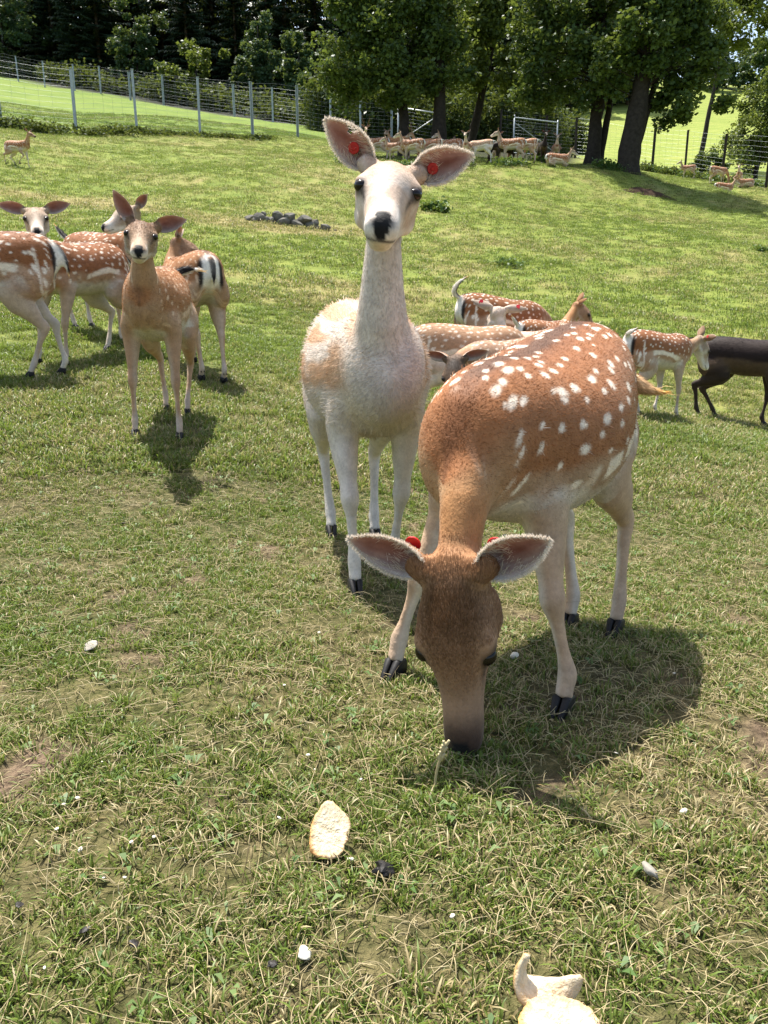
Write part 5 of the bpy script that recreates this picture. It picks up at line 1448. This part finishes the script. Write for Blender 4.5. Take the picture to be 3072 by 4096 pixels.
for i in range(15):
    px = -12 + i * 19.5; zd = np.interp(px, [2, 76, 137, 200, 253, 298], [26, 27, 29, 30.5, 31.5, 34]) - .35
    weeds('dark weeds growing along the foot of the left fence', px, 130, .85, np.interp(i, [0, 5, 9, 15], [.46, .36, .16, .12]) * (.7 + .5 * ((i * 7) % 5) / 4), 300, .10, M_WEEDD, 720 + i, FG, zd)
UG = 'undergrowth along the forest edge'
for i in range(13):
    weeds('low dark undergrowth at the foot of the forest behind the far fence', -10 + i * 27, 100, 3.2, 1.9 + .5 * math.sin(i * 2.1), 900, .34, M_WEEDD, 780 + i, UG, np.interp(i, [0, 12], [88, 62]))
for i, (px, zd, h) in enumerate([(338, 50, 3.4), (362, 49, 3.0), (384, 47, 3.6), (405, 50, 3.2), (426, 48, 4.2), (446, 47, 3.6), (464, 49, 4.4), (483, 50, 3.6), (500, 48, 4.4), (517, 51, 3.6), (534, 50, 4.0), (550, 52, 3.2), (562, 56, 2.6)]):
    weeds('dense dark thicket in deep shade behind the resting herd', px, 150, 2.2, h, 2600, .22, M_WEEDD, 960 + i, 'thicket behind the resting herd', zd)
RG = 'weeds along the right fence'
for i, (px, zd) in enumerate([(650, 41.5), (664, 41), (676, 40.3), (690, 39.5), (702, 38.6), (714, 37.8), (735, 36), (756, 35), (640, 42.5)]):
    weeds('green weeds growing along the foot of the right fence', px, 175, 1.0, .45, 380, .11, M_WEED if i % 2 else M_WEEDD, 760 + i, RG, zd)

# ------------------------------------------------------------------ bread, crumbs, droppings, stones in the grass
def bread_mat():
    m, nt, out = new_mat('bread')
    a = nd(nt, 'ShaderNodeAttribute', attribute_name='crust'); tc = nd(nt, 'ShaderNodeTexCoord')
    ns = noise(nt, 95, 5, .7, tc.outputs['Object']); n3 = noise(nt, 180, 3, .6, tc.outputs['Object'])
    crumb = mixcol(nt, maprange(nt, ns, .3, .65), (.50, .40, .25), (.64, .55, .40))
    crust = mixcol(nt, maprange(nt, ns, .3, .7), (.36, .15, .035), (.58, .34, .11))
    b = nd(nt, 'ShaderNodeBsdfPrincipled'); b.inputs['Roughness'].default_value = .75; b.inputs['Specular IOR Level'].default_value = .2
    b.inputs['Subsurface Weight'].default_value = .25; b.inputs['Subsurface Radius'].default_value = (.004, .003, .002)
    nt.links.new(mixcol(nt, a.outputs['Fac'], crumb, crust), b.inputs['Base Color'])
    bp = nd(nt, 'ShaderNodeBump'); bp.inputs['Strength'].default_value = .9; bp.inputs['Distance'].default_value = .0025
    nt.links.new(math_n(nt, 'ADD', ns, n3), bp.inputs['Height']); nt.links.new(bp.outputs[0], b.inputs['Normal'])
    nt.links.new(b.outputs[0], out.inputs['Surface']); return m
M_BREAD = bread_mat()
M_CRUMB = simple_mat('white_bread_crumb', (.62, .57, .47), .8, .15, .12, 120, .001)
M_DUNG = simple_mat('dark_dropping', (.014, .011, .009), .55, .35, .4, 150, .001)
M_PEB = simple_mat('pale_pebble', (.26, .24, .20), .85, .2, .35, 60, .002)

def bread_slice(label, loc, outline, thick, rot, seed, bulge=.012):
    """a torn slice: crumb face towards local -y, domed crust behind; outline in local x,z"""
    o_ = np.array(outline); n = len(o_); rs = np.random.default_rng(seed)
    t = np.linspace(0, n, 64, endpoint=False); i = t.astype(int); f = (t - i)[:, None]
    O = o_[i % n] * (1 - f) + o_[(i + 1) % n] * f
    for _ in range(2): O = (np.roll(O, 1, 0) + 2 * O + np.roll(O, -1, 0)) / 4
    O = O + rs.normal(0, .0005, O.shape)
    c = O.mean(0); V, cr = [], []; K = 9
    for k in range(K + 1):           # crumb face, hollowed
        r = k / K; P = c + (O - c) * r
        V.append(np.stack([P[:, 0], .002 * (1 - r * r) + .0022 * (n2(P[:, 0], P[:, 1], 95.0, seed, 2) - .5) * (k < K), P[:, 1]], 1)); cr.append(np.clip(sstep(.80, 1.0, np.array([r]))[0] * (.5 + .9 * sstep(.0, -.03, P[:, 0] + .4 * P[:, 1])), 0, 1))
    for k in range(1, K + 1):        # crust dome
        r = 1 - k / K; P = c + (O - c) * (r + .10 * math.sin(math.pi * min(1, k / K * 1.6)))
        V.append(np.stack([P[:, 0], thick * (1 - r * r)**.6 + 0 * P[:, 0], P[:, 1]], 1)); cr.append(np.full(64, .45 + .55 * (k / K) ** .5))
    V = np.vstack(V); cr = np.concatenate(cr); m_ = 2 * K + 1
    i = np.arange(m_ - 1)[:, None] * 64; j = np.arange(64)[None]; j2 = (j + 1) % 64
    F = np.stack([i + j, i + 64 + j, i + 64 + j2, i + j2], -1).reshape(-1, 4)
    cr = np.clip(cr + (vnoise(V * 90, seed) - .5) * .5 * (cr > .1), 0, 1)
    ob = obj('bread_piece', mesh_np('bread_piece', V, F, True, {'crust': cr}, M_BREAD)); ob.location = loc; ob.rotation_euler = rot
    return tag(ob, label, 'bread', 'bread pieces in the grass')
EXCL = []
g = at_px(329, 857); EXCL.append((g[0], g[1] + .012, .036))
bread_slice('upright torn slice of white bread with golden crust in the grass', (g[0], g[1] + .012, g[2] + .030),
    [(-.026, -.026), (-.012, -.034), (.008, -.034), (.019, -.026), (.020, -.016), (.026, -.012), (.022, -.004), (.029, .004), (.028, .016), (.014, .031), (.004, .040), (-.006, .039), (-.018, .022), (-.026, .004)], .022, (R(-50), R(4), R(8)), 5)
# curled crust: a bent, tapering half shell
g = at_px(546, 1004); EXCL.append((g[0], g[1], .045))
pts = np.array([(-.022, .004, .046), (-.029, .000, .030), (-.026, -.004, .012), (-.008, -.006, .004), (.014, -.004, .006), (.030, .002, .012), (.037, .006, .016)])
tb = Tube(pts, [.0025, .005, .006, .0065, .006, .0045, .002], [.006, .012, .016, .017, .015, .010, .004], (.75, -.35, .45), 5)
V, Q, T = tb.mesh(20); V = V + (np.stack([vnoise(V * 120, 1), vnoise(V * 120, 2), vnoise(V * 120, 3)], 1) - .5) * .0015
cc_ = np.clip(sstep(.35, -.5, tb.query(V)[2]) * .85 + sstep(.028, .037, V[:, 0]) * .4, 0, 1)
o = obj('bread_piece', mesh_np('bread_piece', V, [Q, T], True, {'crust': cc_}, M_BREAD)); o.location = (g[0], g[1], g[2] + .012)
tag(o, 'curled piece of bread crust lying on the half roll', 'bread', 'bread pieces in the grass')
g = at_px(556, 1040); EXCL.append((g[0], g[1], .05))
bread_slice('half bread roll with white crumb cut off by the lower frame edge', (g[0], g[1], g[2] + .022),
    [(-.034, -.024), (.0, -.030), (.034, -.026), (.044, -.010), (.040, .006), (.026, .018), (.004, .024), (-.020, .024), (-.036, .010), (-.042, -.010)], .026, (R(-68), 0, R(4)), 8)

def lump(name, label, cat, group, px, py, r, mat, seed, flat=.6, sub=2):
    x, y, z = at_px(px, py)
    rs = np.random.default_rng(seed)
    o = rock(name, r * rs.uniform(.8, 1.3), r * rs.uniform(.7, 1.1), r * flat, seed, mat, sub, .6 if mat is not M_DUNG else 1.3)
    if mat is M_DUNG: o.data.polygons.foreach_set('use_smooth', np.zeros(len(o.data.polygons), bool))
    o.location = (x, y, z + r * flat * .8 + (.010 if y < 2.5 else .0)); o.rotation_euler = (rs.uniform(-.4, .4), rs.uniform(-.4, .4), rs.uniform(0, 6))
    return tag(o, label, cat, group)
CRG = 'white bread crumbs in the grass'
for i, (X, Y, r) in enumerate([(667, 1645, .008), (680, 1675, .005), (170, 1738, .008), (140, 1752, .005), (605, 1783, .005), (285, 1834, .006), (335, 1824, .006), (125, 1805, .005), (175, 1852, .007), (225, 1912, .005), (272, 1912, .005),
                               (1475, 1770, .008), (758, 1873, .008), (375, 1200, .007), (978, 1995, .006), (690, 1378, .006), (615, 1492, .005), (223, 1660, .004), (780, 1700, .005), (1190, 1540, .005), (1330, 1640, .005), (1455, 1465, .006), (100, 2110, .005), (1115, 1760, .004)]):
    lump('bread_crumb', 'tiny white bread crumb lying in the trampled grass', 'crumb', CRG, X / 2.1602, Y / 2.1602, r * .75, M_CRUMB, 800 + i, .3, 1)
lump('bread_crumb', 'large white flake of bread below the upright slice', 'crumb', 'larger bread scraps', 658 / 2.16, 2082 / 2.16, .012, M_CRUMB, 830, .18)
lump('bread_crumb', 'cream bread scrap beside the grazing doe\'s cheek', 'crumb', 'larger bread scraps', 1110 / 2.16, 1430 / 2.16, .012, M_CRUMB, 831, .55)
DG = 'dark droppings in the grass'
for i, (X, Y, r) in enumerate([(590, 2105, .010), (185, 2028, .010), (268, 1140, .012), (1090, 1160, .016), (1125, 1158, .010), (545, 1095, .010), (1530, 1448, .010), (290, 2062, .012), (45, 1975, .008), (130, 1195, .010), (700, 992, .010), (455, 1020, .012), (760, 1560, .008), (1325, 1310, .010), (345, 770, .012), (470, 690, .012), (1180, 640, .012), (580, 820, .010)]):
    lump('dropping', 'small dark dropping lying in the grass', 'dropping', DG, X / 2.16, Y / 2.16, r * .58, M_DUNG, 850 + i, .45)
for q, (dx, dy, r) in enumerate([(0, 0, .017), (14, 6, .013), (-10, 5, .011)]):
    lump('dropping', 'black clump of droppings to the right of the upright bread slice', 'dropping', 'droppings beside the bread', (825 + dx) / 2.16, (1898 + dy) / 2.16, r * .7, M_DUNG, 880 + q, .7)
lump('pebble', 'pale weathered stone half sunk in the grass at left', 'stone', 'stones in the grass', 195 / 2.16, 1408 / 2.16, .017, M_PEB, 890, .22, 3)
lump('pebble', 'small pale pebble in the dry grass at right', 'stone', 'stones in the grass', 1400 / 2.16, 1900 / 2.16, .012, M_PEB, 891, .5)

# ------------------------------------------------------------------ grass
def grass_mat(name, strawy):
    m, nt, out = new_mat(name)
    ins = nd(nt, 'ShaderNodeAttribute', attribute_name='dry'); ins.attribute_type = 'INSTANCER'
    lu = nd(nt, 'ShaderNodeAttribute', attribute_name='lush'); lu.attribute_type = 'INSTANCER'
    rv = nd(nt, 'ShaderNodeAttribute', attribute_name='brand').outputs['Fac']
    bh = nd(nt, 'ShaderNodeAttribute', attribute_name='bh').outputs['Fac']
    oi = nd(nt, 'ShaderNodeObjectInfo').outputs['Random']
    g = mixcol(nt, rv, (.048, .115, .014), (.19, .27, .040))
    g = mixcol(nt, math_n(nt, 'MULTIPLY', oi, .6), g, (.18, .225, .042))
    g = mixcol(nt, lu.outputs['Fac'], g, mixcol(nt, rv, (.060, .135, .016), (.12, .20, .030)))
    s = mixcol(nt, rv, (.27, .20, .085), (.58, .49, .27))
    isdry = math_n(nt, 'LESS_THAN', math_n(nt, 'FRACT', math_n(nt, 'ADD', math_n(nt, 'MULTIPLY', rv, 7.31), oi)), math_n(nt, 'MULTIPLY', ins.outputs['Fac'], strawy))
    c = mixcol(nt, isdry, g, s)
    c = mixcol(nt, math_n(nt, 'MULTIPLY', math_n(nt, 'SUBTRACT', 1.0, bh), .6), c, (.060, .048, .022))  # blade feet mixed darker, painting shade low in the turf
    d_ = nd(nt, 'ShaderNodeBsdfPrincipled'); d_.inputs['Roughness'].default_value = .45; d_.inputs['Specular IOR Level'].default_value = .3
    t_ = nd(nt, 'ShaderNodeBsdfTranslucent'); mx = nd(nt, 'ShaderNodeMixShader'); mx.inputs[0].default_value = .40
    nt.links.new(c, d_.inputs['Base Color']); nt.links.new(mixcol(nt, .35, c, (.22, .30, .035)), t_.inputs['Color'])
    nt.links.new(d_.outputs[0], mx.inputs[1]); nt.links.new(t_.outputs[0], mx.inputs[2]); nt.links.new(mx.outputs[0], out.inputs['Surface'])
    return m
M_GRASS = grass_mat('grass_blade', .80)

def tuft(seed, nb, rad, h0, h1, w, lean, flat=0.0):
    rs = np.random.default_rng(seed); V, F4, F3, br, bh, o = [], [], [], [], [], 0
    for i in range(nb):
        a, r = rs.uniform(0, 6.28), rad * math.sqrt(rs.random()); b0 = np.array((r * math.cos(a), r * math.sin(a), -.004))
        az = rs.uniform(0, 6.28) if rs.random() < .6 else a; d_ = np.array((math.cos(az), math.sin(az), 0)); sd = np.array((-d_[1], d_[0], 0))
        h = rs.uniform(h0, h1); ln = rs.uniform(.1, 1) * lean; ww = w * rs.uniform(.6, 1.3) / 2; q = rs.random()
        if rs.random() < flat: ln *= 2.2; h *= .55
        tw = rs.normal(0, .35)
        for k, t in enumerate((0, .45, .8)):
            c = b0 + np.array((0, 0, h * (t - .25 * t * t * ln))) + d_ * (h * ln * t * t * 1.1); s2 = sd * math.cos(tw * t) + d_ * math.sin(tw * t)
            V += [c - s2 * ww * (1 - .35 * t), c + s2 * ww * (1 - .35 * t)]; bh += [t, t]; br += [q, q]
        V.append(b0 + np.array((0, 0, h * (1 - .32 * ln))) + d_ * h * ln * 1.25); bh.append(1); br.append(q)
        F4 += [(o, o + 1, o + 3, o + 2), (o + 2, o + 3, o + 5, o + 4)]; F3.append((o + 4, o + 5, o + 6)); o += 7
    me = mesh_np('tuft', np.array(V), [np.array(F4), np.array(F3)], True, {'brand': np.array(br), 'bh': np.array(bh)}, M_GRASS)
    return bpy.data.objects.new('grass_tuft', me)

def scatter(name, tufts, X, Y, scale, label, zoff=0.0):
    coll = bpy.data.collections.new(name + '_source')
    for t in tufts: coll.objects.link(t)
    n = len(X); Z = ground_np(X, Y) + zoff
    dry_, lush_, _, _, _ = ground_fields(X, Y)
    me = bpy.data.meshes.new(name); me.vertices.add(n); me.vertices.foreach_set('co', np.stack([X, Y, Z], 1).astype(np.float32).ravel())
    rot = np.stack([rng.normal(0, .12, n), rng.normal(0, .12, n), rng.uniform(0, 6.283, n)], 1)
    def add(k, t, a):
        at = me.attributes.new(k, t, 'POINT')
        at.data.foreach_set('vector' if t == 'FLOAT_VECTOR' else 'value', np.ascontiguousarray(a, dtype=np.int32 if t == 'INT' else np.float32).ravel())
    add('rot', 'FLOAT_VECTOR', rot); add('scl', 'FLOAT', scale); add('idx', 'INT', rng.integers(0, len(tufts), n)); add('dry', 'FLOAT', dry_); add('lush', 'FLOAT', lush_)
    o = obj(name, me)
    ng = bpy.data.node_groups.new(name, 'GeometryNodeTree')
    ng.interface.new_socket('Geometry', in_out='INPUT', socket_type='NodeSocketGeometry'); ng.interface.new_socket('Geometry', in_out='OUTPUT', socket_type='NodeSocketGeometry')
    N = ng.nodes; L = ng.links
    gi = N.new('NodeGroupInput'); go = N.new('NodeGroupOutput'); ip = N.new('GeometryNodeInstanceOnPoints'); ci = N.new('GeometryNodeCollectionInfo'); m2p = N.new('GeometryNodeMeshToPoints')
    ci.inputs['Collection'].default_value = coll; ci.inputs['Separate Children'].default_value = True; ci.inputs['Reset Children'].default_value = True
    def na(k, t):
        q = N.new('GeometryNodeInputNamedAttribute'); q.data_type = t; q.inputs['Name'].default_value = k; return q.outputs['Attribute']
    L.new(gi.outputs[0], m2p.inputs['Mesh']); L.new(m2p.outputs[0], ip.inputs['Points']); L.new(ci.outputs[0], ip.inputs['Instance']); ip.inputs['Pick Instance'].default_value = True
    L.new(na('idx', 'INT'), ip.inputs['Instance Index']); L.new(na('rot', 'FLOAT_VECTOR'), ip.inputs['Rotation']); L.new(na('scl', 'FLOAT'), ip.inputs['Scale'])
    L.new(ip.outputs[0], go.inputs[0])
    md = o.modifiers.new('scatter', 'NODES'); md.node_group = ng
    tag(o, label, 'grass', None, 'stuff')
    return o

def sector(n, r0, r1, half, power=1.0):
    u = rng.random(n); r = (r0**(2 * power) + u * (r1**(2 * power) - r0**(2 * power)))**(1 / (2 * power)); a = rng.uniform(-half, half, n)
    return r * np.sin(a), r * np.cos(a)

def keep_patchy(X, Y, thin):
    """thin the grass over bare ground"""
    _, _, _, wood_, bare_ = ground_fields(X, Y)
    cov = n2(X, Y, 5.5, 41, 3)
    p = np.clip(.16 + 1.15 * sstep(.36, .62, cov), 0, 1) * (1 - thin * bare_) * (1 - wood_)
    k = rng.random(len(X)) < p
    for ex, ey, er in EXCL: k &= np.hypot(X - ex, Y - ey) > er
    return X[k], Y[k]

NEAR = [tuft(900 + k, 18, .024, .009, .027, .0030, 1.0, .3) for k in range(7)] + [tuft(910 + k, 20, .016, .014, .042, .0029, .9, .1) for k in range(2)]
MID = [tuft(920 + k, 30, .06, .014, .038, .0042, 1.0, .3) for k in range(6)]
FAR = [tuft(930 + k, 34, .16, .022, .055, .010, .9, .2) for k in range(6)]
X, Y = sector(40000, .35, 3.4, R(46), .8); X, Y = keep_patchy(X, Y, .93)
scatter('grass', NEAR, X, Y, rng.uniform(.5, 1.0, len(X)) * (.68 + .5 * n2(X, Y, 3.2, 43)), 'short trampled grass of the paddock near the camera')
X, Y = sector(50000, 3.0, 9.5, R(36), .75); X, Y = keep_patchy(X, Y, .8)
scatter('grass', MID, X, Y, rng.uniform(.7, 1.25, len(X)), 'short grass of the paddock in the middle distance')
X, Y = sector(80000, 8.5, 44, R(34), .72); X, Y = keep_patchy(X, Y, .5)
scatter('grass', FAR, X, Y, rng.uniform(.6, 1.15, len(X)), 'cropped grass of the far slope and meadow')

# dry stems lying about and standing bents
M_STEM = leaf_mat('dry_stem', (.34, .26, .12), (.56, .47, .27), .2)
M_STEMB = leaf_mat('brown_stem', (.075, .048, .026), (.17, .12, .055), .15)
def stems(name, label, n, r0, r1, L0, L1, lying, wid, mat, seed, half=40):
    rs = np.random.default_rng(seed); X, Y = sector(n, r0, r1, R(half), .8); Z = ground_np(X, Y)
    K = 7; t = np.linspace(0, 1, K)
    Vs, tint = [], []
    az = rs.uniform(0, 6.28, n); Ln = rs.uniform(L0, L1, n); cv = rs.normal(0, .7, n)
    el = rs.uniform(.05, .35, n) if lying else rs.uniform(.8, 1.45, n)
    for k in range(K):
        a = az + cv * t[k]; 
        if k == 0: P = np.stack([X, Y, Z + .004], 1)
        else:
            e = el * (1 - .9 * t[k]) - (.12 if lying else .15 * t[k] * 2)
            P = P + np.stack([np.cos(a) * np.cos(e), np.sin(a) * np.cos(e), np.sin(e)], 1) * (Ln / (K - 1))[:, None]
            if lying: P[:, 2] = np.maximum(P[:, 2], ground_np(P[:, 0], P[:, 1], False) + .004 + .012 * rs.random(n))
        w = wid * (1 - .7 * t[k]); s_ = np.stack([-np.sin(a), np.cos(a), np.zeros(n)], 1)
        Vs.append(np.stack([P - s_ * w, P + s_ * w, P + np.array((0, 0, w * 1.2))], 1)); tint.append(np.full((n, 3), .5) + rs.normal(0, .25, (n, 1)))
    V = np.stack(Vs, 1).reshape(-1, 3); tint = np.clip(np.stack(tint, 1).reshape(-1), 0, 1)
    b = np.arange(n)[:, None, None] * (K * 3); i = np.arange(K - 1)[None, :, None] * 3; j = np.arange(3)[None, None]; j2 = (j + 1) % 3
    F = np.stack([b + i + j, b + i + j2, b + i + 3 + j2, b + i + 3 + j], -1).reshape(-1, 4)
    return tag(obj(name, mesh_np(name, V, F, True, {'tint': tint}, mat)), label, 'grass', None, 'stuff')
stems('dry_stems', 'dry straw-coloured grass stems lying on the ground', 900, .45, 3.4, .05, .22, True, .0007, M_STEM, 61)
stems('dry_stems', 'fine straw litter in the trampled turf', 9000, .4, 3.0, .012, .05, True, .0009, M_STEM, 62)
stems('grass_bents', 'thin brown upright grass bents near the camera', 160, .55, 3.2, .06, .16, False, .0006, M_STEMB, 63)
stems('dry_stems', 'thin pale upright grass stalks in the paddock', 300, .6, 5.0, .05, .13, False, .0007, M_STEM, 64)

# clover-like rosettes
M_ROS = leaf_mat('plantain_leaf', (.060, .115, .028), (.13, .19, .06), .25)
rs = np.random.default_rng(65); X, Y = sector(420, .5, 3.2, R(38), .8); Z = ground_np(X, Y); Vs, Fs, tn, o_ = [], [], [], 0
for x, y, z in zip(X, Y, Z):
    q = rs.random()
    for k in range(rs.integers(3, 7)):
        a = rs.uniform(0, 6.28); L_ = rs.uniform(.008, .022); w = L_ * rs.uniform(.3, .5); d_ = np.array((math.cos(a), math.sin(a), 0)); s_ = np.array((-d_[1], d_[0], 0)); b0 = np.array((x, y, z + .004)) + d_ * .004
        zz = np.array((0, 0, 1.0))
        Vs += [b0, b0 + d_ * L_ * .5 + s_ * w * .5 + zz * .010, b0 + d_ * L_ + zz * .006, b0 + d_ * L_ * .5 - s_ * w * .5 + zz * .010]; Fs.append((o_, o_ + 1, o_ + 2, o_ + 3)); o_ += 4; tn += [q] * 4
tag(obj('ground_leaves', mesh_np('ground_leaves', np.array(Vs), np.array(Fs), True, {'tint': np.array(tn)}, M_ROS)), 'small plantain and clover leaves close to the soil', 'leaves', None, 'stuff')

# the seed head standing before the grazing doe's nose
g = at_px(434, 792)
root = empty('grass_stalk', g); tag(root, 'dry grass stalk with seed head before the grazing doe\'s nose', 'grass stalk')
p = np.array([(0, 0, -.005), (.003, 0, .03), (.008, 0, .055), (.016, 0, .082)])
V, Q, T = Tube(p, [.0009, .0008, .0007, .0005], [.0009, .0008, .0007, .0005], (0, 1, 0), 3).mesh(6)
obj('stalk', mesh_np('stalk', V, [Q, T], True, {'tint': np.full(len(V), .6)}, M_STEM), root)
parts = []
for k in range(11):
    c = p[2] + (p[3] - p[2]) * (k / 10) + np.array((.0022 * (-1)**k, .001 * (-1)**(k // 2), 0)); dr = nrm(p[3] - p[2] + np.array((.01 * (-1)**k, 0, 0)))
    parts.append(Tube([c - dr * .004, c, c + dr * .005], [.0004, .0016, .0003], [.0004, .0016, .0003], (0, 1, 0), 2).mesh(6))
V, F = joined(parts)
obj('seed_head', mesh_np('seed_head', V, F, True, {'tint': np.full(len(V), .95)}, M_STEM), root)
